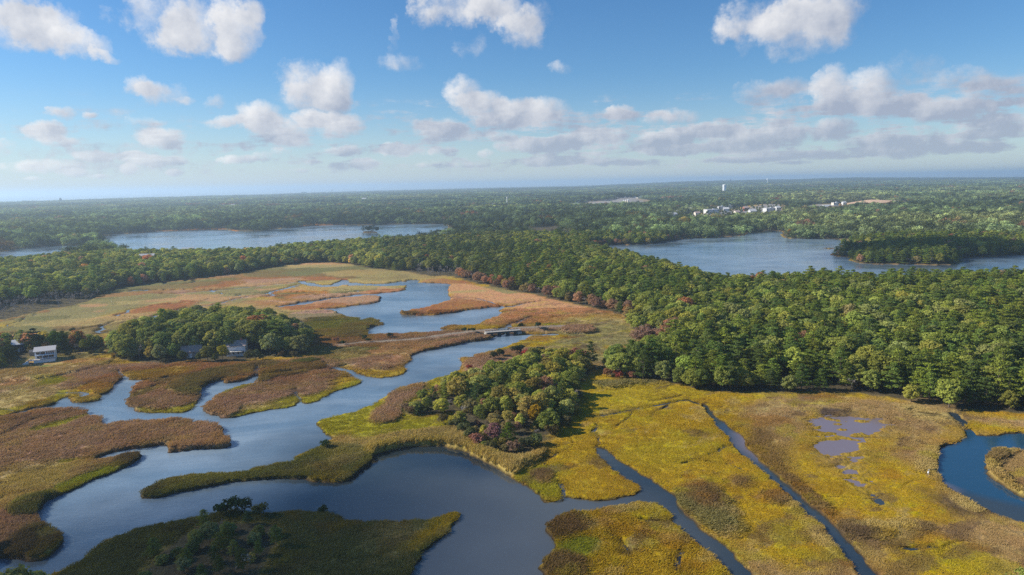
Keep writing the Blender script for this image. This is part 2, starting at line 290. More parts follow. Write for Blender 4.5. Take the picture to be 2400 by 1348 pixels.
CAUSEWAY2 = polyline('1212 776.5 1260 774.5 1310 771.5 1360 768')
ISLES = [outline('1928 582 1945 580.5 1958 582.5 1942 584'), outline('847 543.5 858 541 878 541.5 888 545 870 548 852 547')]
# ------------------------------------------------------------------ terrain: one polar sheet round the survey point
def steps(f, a, b):
    out = [a]
    while out[-1] < b:
        out.append(out[-1] + f(out[-1]))
    return out

AZ = np.radians(np.concatenate([np.arange(-180, -60, 6), np.arange(-60, -41, .6), np.arange(-41, 41, .1), np.arange(41, 60, .6), np.arange(60, 180.1, 6)]))
RR = np.array([0.5, 25, 50, 75, 95] + steps(lambda r: min(max(.5, .62 * r * r / (CAM_H * 683)), .028 * r), 110.0, 36000.0))
NA, NR = len(AZ), len(RR)
AA, RG = np.meshgrid(AZ, RR, indexing='ij')
GX, GY = (np.sin(AA) * RG).ravel(), (np.cos(AA) * RG).ravel()
GP = np.stack([GX, GY], 1)
GR = RG.ravel()
near = sstep(900, 300, GR)

def bump(P, px, py, r, h, sq=.35):
    c = ground(px, py)
    d2 = ((P - c) ** 2).sum(1)
    return h * np.exp(-d2 / (r * r))

def survey(P):
    """land distance, marsh distance and forest distance of points on the plan"""
    r = np.hypot(P[:, 0], P[:, 1])
    k = np.clip(r / 230, .8, 6)
    w = np.stack([fbm(P[:, 0], P[:, 1], 7, 3, 3), fbm(P[:, 0], P[:, 1], 7, 3, 8)], 1) * (1.5 * np.minimum(k, 2.2))[:, None]
    w += np.stack([fbm(P[:, 0], P[:, 1], 1.6, 2, 13), fbm(P[:, 0], P[:, 1], 1.6, 2, 18)], 1) * (.5 * sstep(600, 250, r))[:, None]
    Q = P + w
    wet = np.full(len(P), -1e4)
    for poly in WATER.values():
        np.maximum(wet, sdf(poly, Q), out=wet)
    for poly in ISLES:
        np.minimum(wet, -sdf(poly, Q), out=wet)
    land = -wet
    az = np.degrees(np.arctan2(P[:, 0], P[:, 1]))
    end = np.interp(az, [-40, -20, -5, 5, 40], [7500, 9500, 11300, 11500, 12500]) + 350 * fbm(az * 60, r * 0, 300, 3, 5)
    land = np.minimum(land, (end - r) * .3)
    marsh = np.maximum(sdf(MARSH, P + w * 1.5, 80), -1e4)
    for g in GROVES.values():
        marsh = np.minimum(marsh, -sdf(g, P + w * .8, 80))
    clear = np.full(len(P), -1e4)
    for c in CLEAR:
        np.maximum(clear, sdf(c, P), out=clear)
    forest = np.minimum(np.minimum(land - 1.5, -marsh), -clear)
    return land, marsh, clear, forest

LAND, MARSHD, CLEARD, FOREST = survey(GP)
az_d = np.degrees(AA.ravel())
# base colour and height
n1, n2, n3 = fbm(GX, GY, 22, 4, 21), fbm(GX, GY, 6, 3, 31), fbm(GX, GY, 60, 3, 41)
col = np.empty((len(GP), 3)); col[:] = C['gold']
t = sstep(-.3, .4, n3)[:, None]
col = col * (1 - t) + np.array(C['field']) * t
reed = np.full(len(GP), .4)
floor_m = sstep(-1.5, 2.0, FOREST + n2 * 2)[:, None]
col = col * (1 - floor_m) + np.array(C['floor']) * floor_m
reed = np.where(FOREST > 0, .5, reed)
scale_e = np.clip(GR / 250, .8, 8)
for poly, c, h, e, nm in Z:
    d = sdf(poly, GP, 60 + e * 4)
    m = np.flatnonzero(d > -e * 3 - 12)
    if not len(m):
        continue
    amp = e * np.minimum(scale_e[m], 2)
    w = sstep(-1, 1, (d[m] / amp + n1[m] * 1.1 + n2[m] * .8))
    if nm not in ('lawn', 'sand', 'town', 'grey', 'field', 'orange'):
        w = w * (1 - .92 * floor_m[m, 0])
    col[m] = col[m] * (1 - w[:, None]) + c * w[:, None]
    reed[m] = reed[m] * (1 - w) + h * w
# the far marsh: stands of reed of several ages, each with its own height, edged by little creeks
fm = sstep(270, 330, GR) * sstep(-2, -12, az_d) * sstep(-1, 3, MARSHD) * (1 - floor_m[:, 0])
s1 = fbm(GX * .55, GY * 1.0, 70, 5, 161); s2 = fbm(GX * .55 + 400, GY, 48, 5, 163)
for f_, lo, cc, hh in ((s1, .10, 'rust', 1.1), (s2, .16, 'sedge', 1.5), (-s1, .20, 'straw', .7), (-s2, .24, 'tan', .5), (s1 * .6 - s2 * .6, .24, 'brown', 1.3)):
    w = sstep(lo, lo + .03, f_) * fm * .62
    col = col * (1 - w[:, None]) + np.array(C[cc]) * w[:, None]
    reed = reed * (1 - w) + hh * w
crk = sstep(.018, .006, np.abs(fbm(GX * .5 + 90, GY, 85, 4, 167))) * fm
col = col * (1 - .65 * crk[:, None])
# mottling of the plants: patches of another growth, older straw, greener tips
p1 = sstep(.12, .5, fbm(GX, GY, 14, 4, 51))[:, None] * .38
p2 = sstep(.15, .55, fbm(GX, GY, 34, 5, 61))[:, None] * .42
marsh_m = (1 - floor_m) * (CLEARD < -3)[:, None]
col = col + marsh_m * p1 * (col * np.array([.74, .60, .75]) - col)
col = col + marsh_m * p2 * (col * np.array([1.22, 1.20, 1.35]) - col)
# small growth patterns of the near marsh: lodged brown stands, straw flecks, hair thin creeks
nm_ = marsh_m[:, 0] * sstep(560, 380, GR)
ux, uy = GX * .8 + GY * .6, GY * .8 - GX * .6
q1 = fbm(ux * .42, uy, 5.5, 4, 171); g1_ = fbm(GX, GY, 48, 3, 173)
for f_, lo, cc, amt in ((q1, .27, np.array([.135, .085, .05]), .62), (fbm(ux * .5 + 300, uy, 4.2, 4, 175), .34, np.array([.42, .31, .12]), .5),
                        (fbm(GX + 900, GY * 1.3, 8, 4, 177), .25, np.array([.36, .30, .018]), .45), (fbm(GX - 700, GY * 1.2, 13, 5, 179), .24, np.array([.33, .155, .02]), .38)):
    w = (sstep(lo, lo + .07, f_ + g1_ * .28) * nm_ * amt * (.4 + .6 * sstep(-25, 15, GX)))[:, None]
    col = col * (1 - w) + cc * w
hair = sstep(.016, .004, np.abs(fbm(GX * .8, GY, 30, 3, 181))) * sstep(-.05, .15, fbm(GX, GY, 55, 2, 183)) * nm_ * (reed < .7)
col = col * (1 - .7 * hair[:, None])
# the lip of every bank: cordgrass, mud below it
lip = sstep(3.2, .6, LAND + n2 * 2.2)[:, None] * marsh_m * sstep(700, 350, GR)[:, None]
col = col * (1 - .55 * lip) + .55 * lip * (col * np.array([.95, .92, .6]))
bank = sstep(.75, .1, LAND)[:, None]
col = col * (1 - bank) + np.array([.045, .032, .02]) * bank
# mud flats and pools in the right marsh
pan = np.maximum(sdf(PANNE, GP), sdf(PANNE2, GP) - 1.0)
pan_n = np.clip(pan, -8, 2.0) + fbm(GX * .45 + GY * .3, GY - GX * .25, 4.2, 4, 71) * 6.0 + .9 + 1.5 * sstep(0, -6, pan) * fbm(GX, GY, 2.5, 2, 77) - 5.2 * sstep(.12, .5, fbm(GX * .55 + GY * .25, GY, 2.6, 3, 79)) * sstep(-4, 1, pan)
mud = sstep(-2, 2, sdf(MUD, GP) + n2 * 2)[:, None]
col = col * (1 - mud) + np.array(C['mud']) * mud
ringm = sstep(-5, -.5, pan + n2 * 3)[:, None] * .45
col = col * (1 - ringm) + np.array([.20, .13, .035]) * ringm
cut = np.maximum(crk * .8, hair * .5)
for line, w in RUNS:
    d = linedist(line, np.stack([GX + n2 * 1.8, GY + n1 * 1.8], 1))
    ww = w * np.clip(GR / 260, 1, 2.5)
    cut = np.maximum(cut, sstep(ww * 1.6 + .25, ww * .6, d))
    l2 = sstep(ww * 3 + 1.0, ww, d)[:, None] * .6 * marsh_m
    col = col * (1 - l2) + l2 * col * np.array([.42, .40, .45])

shore = sstep(0, 1, LAND / np.clip(reed * .75, .5, 1.6))
rough = (fbm(GX, GY, 2.2, 3, 81) * .22 + fbm(GX, GY, 9, 2, 83) * .12) * np.minimum(reed + .3, 1.6) * near
hgt = np.where(LAND > 0, shore * np.maximum(reed + rough, .16), np.maximum(LAND * .6, -1.6))
hgt = hgt - np.where(LAND > 0, cut * (hgt + .35), 0)
pm = (pan > -8) & (LAND > 0)
hgt = np.where(pm, np.minimum(hgt, .16 - np.clip(pan_n, -1.5, 1) * .2), hgt)
# causeway of the old road
for line, hi in ((CAUSEWAY, 1.9), (CAUSEWAY2, 2.0)):
    d = linedist(line, GP)
    top = hi * (.55 + .45 * sstep(60, 8, np.minimum(np.hypot(*(GP - line[-1 if line is CAUSEWAY else 0]).T), 200)))
    m = d < 9
    hgt = np.where(m, np.maximum(hgt, top * sstep(6.5, 2.2, d + n2 * .5)), hgt)
    s = (sstep(7, 3, d + n2))[:, None]
    col = col * (1 - s) + np.array(C['brown']) * .8 * s
    s = (sstep(2.1, 1.5, d + n2 * .4))[:, None]
    col = col * (1 - s) + np.array(C['path']) * s
# uplands
def upland(P, forest):
    r = np.hypot(P[:, 0], P[:, 1])
    az = np.degrees(np.arctan2(P[:, 0], P[:, 1]))
    f = np.clip(forest, 0, 400)
    h = np.minimum(f * .03, 5) + sstep(40, 250, f) * fbm(P[:, 0], P[:, 1], 260, 3, 91) * 3.5
    top = np.interp(az, [-40, 3, 5.5, 8.9, 14, 17.4, 22.4, 26.6, 32, 36.9, 42], [2, 2, 4, 20, 42, 44, 38, 46, 23, 7, 5])
    h = h + top * np.exp(-((r - 9600) / 2600) ** 2) * sstep(2000, 6000, r)
    h = h + sstep(1800, 4000, r) * fbm(P[:, 0], P[:, 1], 1400, 3, 93) * 7
    h = h + bump(P, 2035, 480, 55, 11) + bump(P, 2095, 479, 60, 8) + bump(P, 1930, 488, 60, 7) + bump(P, 1800, 488, 70, 10)
    h = h + bump(P, 1430, 474, 120, 14) + bump(P, 1390, 474, 90, 8) + bump(P, 1480, 474, 80, 9)
    return h
solid = (LAND > 0) & ((FOREST > 0) | (CLEARD > -20) | (GR > 2000))
hgt = np.where(solid, hgt + upland(GP, np.where(CLEARD > -20, np.maximum(FOREST, 30), FOREST)) * sstep(0, 25, LAND), hgt)
# beyond the single crowns the ground itself carries the roof of the wood
fr = sstep(6000, 7500, GR) * (LAND > 0)
hgt = hgt + fr * (11 + 5 * fbm(GX, GY, 140, 3, 95))
fg = fr[:, None]
wood = np.array([.040, .055, .020]) * (1 + .35 * fbm(GX, GY, 420, 4, 97))[:, None]
col = col * (1 - fg) + wood * fg

def make_mesh(name, V, F):
    me = bpy.data.meshes.new(name)
    V = np.asarray(V, np.float32); F = np.asarray(F, np.int32)
    k = F.shape[1]
    me.vertices.add(len(V)); me.vertices.foreach_set('co', V.ravel())
    me.loops.add(F.size); me.loops.foreach_set('vertex_index', F.ravel())
    me.polygons.add(len(F)); me.polygons.foreach_set('loop_start', np.arange(0, F.size, k, dtype=np.int32))
    me.update(calc_edges=True)
    return me

def set_attr(me, name, typ, arr, domain='POINT'):
    a = me.attributes.new(name, typ, domain)
    key = {'FLOAT': 'value', 'INT': 'value', 'FLOAT_VECTOR': 'vector', 'FLOAT_COLOR': 'color'}[typ]
    arr = np.asarray(arr, np.int32 if typ == 'INT' else np.float32)
    if typ == 'FLOAT_COLOR' and arr.shape[1] == 3:
        arr = np.concatenate([arr, np.ones((len(arr), 1), np.float32)], 1)
    a.data.foreach_set(key, np.ascontiguousarray(arr).ravel())

def link(name, data, mat=None, parent=None, smooth=False):
    o = bpy.data.objects.new(name, data)
    COL.objects.link(o)
    if mat is not None:
        for m in (mat if isinstance(mat, (list, tuple)) else [mat]):
            data.materials.append(m)
    if parent is not None:
        o.parent = parent
    if smooth:
        data.polygons.foreach_set('use_smooth', np.ones(len(data.polygons), bool))
    return o

def tag(o, label=None, cat=None, group=None, kind=None):
    if label: o['label'] = label
    if cat: o['category'] = cat
    if group: o['group'] = group
    if kind: o['kind'] = kind
    return o

def empty(name, loc, rz=0.0):
    o = bpy.data.objects.new(name, None)
    COL.objects.link(o)
    o.empty_display_size = .5
    o.location = loc
    o.rotation_euler = (0, 0, rz)
    return o

ia, ir = np.meshgrid(np.arange(NA - 1), np.arange(NR - 1), indexing='ij')
i0 = (ia * NR + ir).ravel()
TF = np.stack([i0, i0 + NR, i0 + NR + 1, i0 + 1], 1)
terrain_me = make_mesh('ground', np.stack([GX, GY, hgt], 1), TF)
set_attr(terrain_me, 'growth', 'FLOAT_COLOR', col)
set_attr(terrain_me, 'reed', 'FLOAT', np.where(FOREST > 0, .2, reed))

def lookup(field, P):
    """read a field of the terrain grid at plan points"""
    a = np.arctan2(P[:, 0], P[:, 1]); r = np.hypot(P[:, 0], P[:, 1])
    fa = np.interp(a, AZ, np.arange(NA)); fr_ = np.interp(r, RR, np.arange(NR))
    i, j = np.minimum(fa.astype(int), NA - 2), np.minimum(fr_.astype(int), NR - 2)
    u, v = fa - i, fr_ - j
    G = field.reshape(NA, NR, -1)
    u, v = u[:, None], v[:, None]
    out = G[i, j] * (1 - u) * (1 - v) + G[i + 1, j] * u * (1 - v) + G[i, j + 1] * (1 - u) * v + G[i + 1, j + 1] * u * v
    return out[:, 0] if out.shape[1] == 1 else out
# ------------------------------------------------------------------ materials
class NT:
    def __init__(s, tree): s.t = tree; s.n = tree.nodes; s.l = tree.links
    def add(s, typ, ins=None, **props):
        nd = s.n.new(typ)
        for k, v in props.items(): setattr(nd, k, v)
        for k, v in (ins or {}).items():
            sock = nd.inputs[k]
            if isinstance(v, bpy.types.NodeSocket): s.l.new(v, sock)
            else: sock.default_value = v
        return nd
    def math(s, op, a, b=None, c=None, clamp=False):
        ins = {0: a}
        if b is not None: ins[1] = b
        if c is not None: ins[2] = c
        return s.add('ShaderNodeMath', ins, operation=op, use_clamp=clamp).outputs[0]
    def vec(s, op, a, b=None, c=None, out=0):
        ins = {0: a}
        if b is not None: ins[1] = b
        if c is not None: ins[2] = c
        return s.add('ShaderNodeVectorMath', ins, operation=op).outputs[out]
    def noise(s, vec, scale, detail=4, rough=.55, out='Fac', dist=0.0):
        return s.add('ShaderNodeTexNoise', {'Vector': vec, 'Scale': scale, 'Detail': detail, 'Roughness': rough, 'Distortion': dist}).outputs[out]
    def ramp(s, fac, lo, hi, a=0.0, b=1.0):
        return s.add('ShaderNodeMapRange', {'Value': fac, 'From Min': lo, 'From Max': hi, 'To Min': a, 'To Max': b}).outputs[0]
    def mix(s, fac, a, b, mode='MIX'):
        nd = s.n.new('ShaderNodeMix'); nd.data_type = 'RGBA'; nd.blend_type = mode
        for k, v in ((0, fac), (6, a), (7, b)):
            if isinstance(v, bpy.types.NodeSocket): s.l.new(v, nd.inputs[k])
            else: nd.inputs[k].default_value = v if k == 0 else (tuple(v) + (1.0,) if len(v) == 3 else v)
        return nd.outputs[2]

def material(name):
    m = bpy.data.materials.new(name); m.use_nodes = True
    m.node_tree.nodes.clear()
    T = NT(m.node_tree)
    out = T.add('ShaderNodeOutputMaterial')
    return m, T, out

def plain(name, color, rough=.7, vary=.12, scale=3.0, spec=.3, metal=0.0):
    m, T, out = material(name)
    pos = T.add('ShaderNodeTexCoord').outputs['Object']
    f = T.ramp(T.noise(pos, scale, 4), .3, .7, 1 - vary, 1 + vary)
    c = T.mix(1.0, color, T.add('ShaderNodeCombineColor', {0: f, 1: f, 2: f}).outputs[0], 'MULTIPLY')
    b = T.add('ShaderNodeBsdfPrincipled', {'Base Color': c, 'Roughness': rough, 'Specular IOR Level': spec, 'Metallic': metal})
    T.l.new(b.outputs[0], out.inputs[0])
    return m

def ground_material():
    m, T, out = material('marsh and woodland soil')
    pos = T.add('ShaderNodeNewGeometry').outputs['Position']
    g = T.add('ShaderNodeAttribute', attribute_name='growth').outputs['Color']
    a = T.noise(pos, .9, 6, .65)
    flow = T.vec('MULTIPLY', pos, (.25, 1.6, 1.0))
    b = T.noise(flow, .7, 4, .6, dist=.6)
    f = T.math('MULTIPLY', T.ramp(a, .25, .75, .62, 1.34), T.ramp(b, .25, .75, .82, 1.18))
    c = T.mix(1.0, g, T.add('ShaderNodeCombineColor', {0: f, 1: f, 2: f}).outputs[0], 'MULTIPLY')
    hue = T.noise(pos, .16, 5, .6)
    c = T.add('ShaderNodeHueSaturation', {'Hue': T.ramp(hue, .25, .75, .485, .515), 'Saturation': T.ramp(a, .3, .7, .95, 1.1), 'Color': c}).outputs[0]
    bm = T.add('ShaderNodeBump', {'Height': T.math('ADD', a, T.math('MULTIPLY', b, .6)), 'Strength': .9, 'Distance': .8})
    p = T.add('ShaderNodeBsdfPrincipled', {'Base Color': c, 'Roughness': .95, 'Specular IOR Level': .1, 'Normal': bm.outputs[0]})
    T.l.new(p.outputs[0], out.inputs[0])
    return m

def water_material():
    m, T, out = material('tidal water')
    pos = T.add('ShaderNodeNewGeometry').outputs['Position']
    calm_c = ground(1120, 1190)
    d = T.vec('LENGTH', T.vec('MULTIPLY', T.vec('SUBTRACT', pos, (float(calm_c[0]), float(calm_c[1]), 0.0)), (1.0, .8, 0.0)), out=1)
    wob = T.noise(pos, .025, 4, .6)
    wind = T.math('MULTIPLY', T.ramp(T.math('ADD', d, T.math('MULTIPLY', wob, 40)), 62, 105), T.ramp(T.noise(pos, .011, 4, .6), .34, .56, .25, 1.0))
    sxyz = T.add('ShaderNodeSeparateXYZ', {0: pos})
    open_ = T.math('MAXIMUM', T.ramp(sxyz.outputs[0], 38, -12), T.ramp(sxyz.outputs[1], 270, 330))
    wind = T.math('MULTIPLY', wind, T.math('MULTIPLY_ADD', open_, .9, .1))
    rip = T.noise(T.vec('MULTIPLY', pos, (.9, 2.0, 1.0)), .9, 4, .62, dist=.5)
    swell = T.noise(T.vec('MULTIPLY', pos, (.5, 1.2, 1.0)), .14, 3, .5, dist=1.0)
    h = T.math('ADD', T.math('MULTIPLY', rip, T.math('MULTIPLY_ADD', wind, .10, .006)), T.math('MULTIPLY', swell, T.math('MULTIPLY_ADD', wind, .12, .02)))
    bm = T.add('ShaderNodeBump', {'Height': h, 'Strength': 1.0, 'Distance': 1.0})
    murk = T.noise(pos, .03, 3, .5)
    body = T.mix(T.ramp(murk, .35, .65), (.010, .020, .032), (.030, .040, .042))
    cloud_refl = T.ramp(T.noise(T.vec('MULTIPLY', pos, (.35, 1.0, 1.0)), .03, 5, .6, dist=1.5), .38, .62)
    body = T.mix(wind, body, T.mix(cloud_refl, (.115, .185, .255), (.215, .285, .345)))  # silvery sheen and cloud reflection patches painted into the rippled water's body colour
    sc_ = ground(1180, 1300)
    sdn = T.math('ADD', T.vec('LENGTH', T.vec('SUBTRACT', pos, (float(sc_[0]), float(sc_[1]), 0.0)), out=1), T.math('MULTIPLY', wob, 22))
    body = T.mix(T.ramp(sdn, 18, 64), (.135, .145, .145), body)  # grey cloud reflection on the near pond, painted into its body colour
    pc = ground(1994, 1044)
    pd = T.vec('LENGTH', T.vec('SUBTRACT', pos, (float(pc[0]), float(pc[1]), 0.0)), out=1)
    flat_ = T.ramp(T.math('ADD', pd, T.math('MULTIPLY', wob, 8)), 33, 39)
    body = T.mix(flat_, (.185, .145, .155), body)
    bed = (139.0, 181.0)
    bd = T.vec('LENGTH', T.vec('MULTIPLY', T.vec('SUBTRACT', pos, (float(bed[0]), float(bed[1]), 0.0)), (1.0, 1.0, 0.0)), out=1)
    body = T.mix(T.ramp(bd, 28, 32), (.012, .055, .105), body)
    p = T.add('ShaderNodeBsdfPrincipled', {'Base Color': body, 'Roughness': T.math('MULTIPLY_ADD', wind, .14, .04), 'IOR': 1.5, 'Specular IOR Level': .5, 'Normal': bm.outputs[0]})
    T.l.new(p.outputs[0], out.inputs[0])
    return m

def leaf_material(name, trans=.25):
    """colour comes from each plant's own tint, varied leaf by leaf"""
    m, T, out = material(name)
    tint = T.add('ShaderNodeAttribute', attribute_name='tint', attribute_type='INSTANCER').outputs['Color']
    v = T.add('ShaderNodeAttribute', attribute_name='leaf').outputs['Fac']
    c = T.mix(1.0, tint, T.add('ShaderNodeCombineColor', {0: v, 1: v, 2: v}).outputs[0], 'MULTIPLY')
    d = T.add('ShaderNodeBsdfDiffuse', {'Color': c, 'Roughness': .5})
    t = T.add('ShaderNodeBsdfTranslucent', {'Color': T.mix(1.0, c, (1.15, 1.15, .6), 'MULTIPLY')})
    mx = T.add('ShaderNodeMixShader', {0: trans, 1: d.outputs[0], 2: t.outputs[0]})
    T.l.new(mx.outputs[0], out.inputs[0])
    return m

M_GROUND, M_WATER = ground_material(), water_material()
M_LEAF = leaf_material('foliage', .3)
M_GRASS = leaf_material('marsh grass', .3)
M_BARK = plain('bark', (.12, .095, .075), .9, .3, 4)
M_DEAD = plain('weathered dead wood', (.30, .27, .245), .9, .25, 4)

terrain = link('ground', terrain_me, M_GROUND, smooth=True)
tag(terrain, 'salt marsh, meadow and woodland ground running out to the horizon', 'ground', kind='structure')
# water: one level disc under everything, out to the sea horizon
WR = np.array([2.0, 60, 120, 250, 500, 1000, 2500, 6000, 12000, 24000, 36500])
wa = np.linspace(0, 2 * np.pi, 97)[:-1]
WV = np.array([[0, 0, 0]] + [[r * np.sin(a), r * np.cos(a), 0] for r in WR for a in wa])
WF = []
for k in range(len(WR) - 1):
    for j in range(96):
        a, b = 1 + k * 96 + j, 1 + k * 96 + (j + 1) % 96
        WF.append([a, b, b + 96, a + 96])
water_me = make_mesh('water', WV[:], np.array(WF))
water = link('water', water_me, M_WATER)
tag(water, 'blue tidal creek and pond water reaching the sea', 'water', kind='structure')
# ------------------------------------------------------------------ plant meshes
class Leaves:
    def __init__(s, seed): s.r = np.random.default_rng(seed); s.V, s.N, s.S, s.A = [], [], [], []
    def blob(s, c, rx, rz, n, size, up=.25, hollow=.6, jit=.5, aspect=1.0, shade=(.78, 1.25), bottom=-.5):
        r = s.r
        d = r.normal(size=(n * 2, 3)); d /= np.linalg.norm(d, axis=1)[:, None]
        d = d[d[:, 2] > bottom][:n]
        n = len(d)
        q = hollow + (1 - hollow) * r.random(n)
        p = np.asarray(c) + d * q[:, None] * np.array([rx, rx, rz])
        nm = d + r.normal(size=(n, 3)) * jit + np.array([0, 0, up])
        nm /= np.linalg.norm(nm, axis=1)[:, None]
        s.V.append(p); s.N.append(nm); s.S.append(size * (.7 + .6 * r.random(n))); s.A.append(np.full(n, aspect))
        s.__dict__.setdefault('C', []).append(r.uniform(*shade, n) * r.uniform(.88, 1.12))
    def mesh(s, name):
        P, N, S, A, Cc = (np.concatenate(k) for k in (s.V, s.N, s.S, s.A, s.C))
        r = s.r
        t = np.cross(N, r.normal(size=N.shape)); t /= np.linalg.norm(t, axis=1)[:, None]
        b = np.cross(N, t)
        t, b = t * (S * .5)[:, None], b * (S * .5 / A)[:, None]
        V = np.stack([P - t, P - b * .9 - t * .1, P + t, P + b + t * .15], 1).reshape(-1, 3)
        me = make_mesh(name, V, np.arange(len(V)).reshape(-1, 4))
        set_attr(me, 'leaf', 'FLOAT', np.repeat(Cc, 4))
        return me

def tube(V, F, p0, p1, r0, r1, k=6):
    p0, p1 = np.asarray(p0, float), np.asarray(p1, float)
    d = p1 - p0; d /= np.linalg.norm(d) + 1e-9
    a = np.cross(d, [.3, .8, .5]); a /= np.linalg.norm(a); b = np.cross(d, a)
    n = len(V)
    for p, r in ((p0, r0), (p1, r1)):
        for j in range(k):
            t = 2 * math.pi * j / k
            V.append(p + (a * math.cos(t) + b * math.sin(t)) * r)
    for j in range(k):
        j2 = (j + 1) % k
        F.append([n + j, n + j2, n + k + j2, n + k + j])

def trunk_mesh(name, seed, h, r, limbs, lift, reach):
    rg = random.Random(seed); V, F = [], []
    p, n = np.array([0, 0, -.6]), 5
    spine = [p]
    for k in range(n):
        p = p + np.array([rg.uniform(-.18, .18), rg.uniform(-.18, .18), (h + .6) / n]); spine.append(p)
    for k in range(n):
        tube(V, F, spine[k], spine[k + 1], r * (1 - .78 * k / n), r * (1 - .78 * (k + 1) / n), 7)
    for k in range(limbs):
        z = rg.uniform(.35, .95); i = min(int(z * n), n - 1)
        b0 = spine[i] + (spine[i + 1] - spine[i]) * (z * n - i)
        a = rg.uniform(0, 6.28); L = reach * rg.uniform(.6, 1.1) * (1.15 - .5 * z)
        b1 = b0 + np.array([math.cos(a) * L * .55, math.sin(a) * L * .55, L * lift * .6])
        b2 = b1 + np.array([math.cos(a + .3) * L * .45, math.sin(a + .3) * L * .45, L * lift * .3])
        tube(V, F, b0, b1, r * .38, r * .24, 5); tube(V, F, b1, b2, r * .24, r * .08, 5)
    return make_mesh(name, np.array(V), np.array(F))

def oak_crown(seed, lod=1.0, dens=1.0):
    L = Leaves(seed); r = random.Random(seed)
    R, zc, hz = r.uniform(3.8, 4.9), 6.7, r.uniform(4.4, 5.2)
    n = r.randint(17, 22)
    for k in range(n):
        z = 1 - 1.8 * (k + .5) / n                      # from the top downwards
        a = k * 2.4 + r.uniform(-.5, .5)
        q = math.sqrt(max(0, 1 - min(z, .98) ** 2)) * r.uniform(.72, 1.0)
        c = (R * .74 * q * math.cos(a), R * .74 * q * math.sin(a), zc + hz * .78 * z * r.uniform(.85, 1.05))
        s = r.uniform(1.05, 2.1)
        L.blob(c, s, s * .8, int(115 * lod * dens * s / 1.5), .62 / lod ** .5, up=.35, bottom=-.35)
    L.blob((0, 0, zc), R * .66, hz * .66, int(110 * lod), .95 / lod ** .5, bottom=-1)
    return L

def pine_crown(seed, lod=1.0):
    L = Leaves(seed); r = random.Random(seed)
    H = r.uniform(11.2, 13.2); z0 = r.uniform(2.6, 4.0); lv = 6
    for k in range(lv):
        t = k / (lv - 1); z = z0 + (H - z0) * t ** .92
        Lb = (3.3 * (1 - t) ** .5 + .8) * r.uniform(.85, 1.15)
        nb = max(3, round(6 - 2.6 * t))
        a0 = r.uniform(0, 6.28)
        for j in range(nb):
            a = a0 + 6.283 * j / nb + r.uniform(-.35, .35); l = Lb * r.uniform(.65, 1.1)
            for f in (.42, .86):
                c = (math.cos(a) * l * f, math.sin(a) * l * f, z + r.uniform(-.35, .35) + l * .1 * f)
                s = (1.05 if f > .5 else .85) * (1 - .15 * t) * r.uniform(.75, 1.3)
                L.blob(c, s * 1.25, s * .52, int(40 * lod), .62 / lod ** .5, up=.75, hollow=.25, jit=.55, aspect=1.9, shade=(.7, 1.3), bottom=-.7)
    return L

def joined(name, leaf_me, wood_me):
    """foliage and wood of one tree in one mesh, for the mass of the wood"""
    n1 = len(leaf_me.vertices)
    a, b = np.empty(n1 * 3, np.float32), np.empty(len(wood_me.vertices) * 3, np.float32)
    leaf_me.vertices.foreach_get('co', a); wood_me.vertices.foreach_get('co', b)
    f1, f2 = np.empty(len(leaf_me.loops), np.int32), np.empty(len(wood_me.loops), np.int32)
    leaf_me.loops.foreach_get('vertex_index', f1); wood_me.loops.foreach_get('vertex_index', f2)
    me = make_mesh(name, np.concatenate([a, b]).reshape(-1, 3), np.concatenate([f1, f2 + n1]).reshape(-1, 4))
    lf = np.empty(n1, np.float32); leaf_me.attributes['leaf'].data.foreach_get('value', lf)
    set_attr(me, 'leaf', 'FLOAT', np.concatenate([lf, np.ones(len(b) // 3)]))
    mi = np.zeros(len(me.polygons), np.int32); mi[len(f1) // 4:] = 1
    me.polygons.foreach_set('material_index', mi)
    me.materials.append(M_LEAF); me.materials.append(M_BARK)
    return me

OAK = [(oak_crown(100 + k).mesh('crown'), trunk_mesh('trunk', 100 + k, 7.6, .26, 6, 1.0, 3.4)) for k in range(5)]
PINE = [(pine_crown(200 + k).mesh('crown'), trunk_mesh('trunk', 200 + k, 12.0, .21, 9, .25, 2.6)) for k in range(5)]
FALL = [(oak_crown(300 + k, dens=.62).mesh('crown'), trunk_mesh('trunk', 300 + k, 8.2, .2, 8, 1.1, 3.6)) for k in range(4)]

def shrub_crown(seed):
    L = Leaves(seed); r = random.Random(seed)
    for k in range(6):
        a = k * 1.1 + r.uniform(-.4, .4); q = r.uniform(.3, 1.0) if k else 0
        s = r.uniform(.7, 1.05)
        L.blob((q * math.cos(a), q * math.sin(a), .9 + r.uniform(0, .9)), s, s * .9, 60, .42, up=.35)
    return L
SHRUB = [(shrub_crown(400 + k).mesh('crown'), trunk_mesh('stem', 400 + k, 1.4, .06, 4, 1.4, 1.2)) for k in range(4)]

def bare_branches(seed, h=8.0, fallen=False):
    rg = random.Random(seed); V, F = [], []
    def grow(p, d, L, r, lvl):
        q = p + d * L
        tube(V, F, p, q, r, r * .6, 4)
        if lvl == 0: return
        for _ in range(rg.choice((3, 4))):
            nd = d + np.array([rg.gauss(0, .5), rg.gauss(0, .5), rg.gauss(.08, .3)]); nd /= np.linalg.norm(nd)
            grow(p + d * L * rg.uniform(.45, 1.0), nd, L * rg.uniform(.5, .75), max(r * .55, .05), lvl - 1)
    grow(np.array([0, 0, h * .3]), np.array([0, 0, 1.0]), h * .34, .10, 4)
    return make_mesh('branches', np.array(V), np.array(F))
BARE = [(bare_branches(500 + k), trunk_mesh('trunk', 500 + k, 3.4, .14, 2, .6, 1.2)) for k in range(4)]

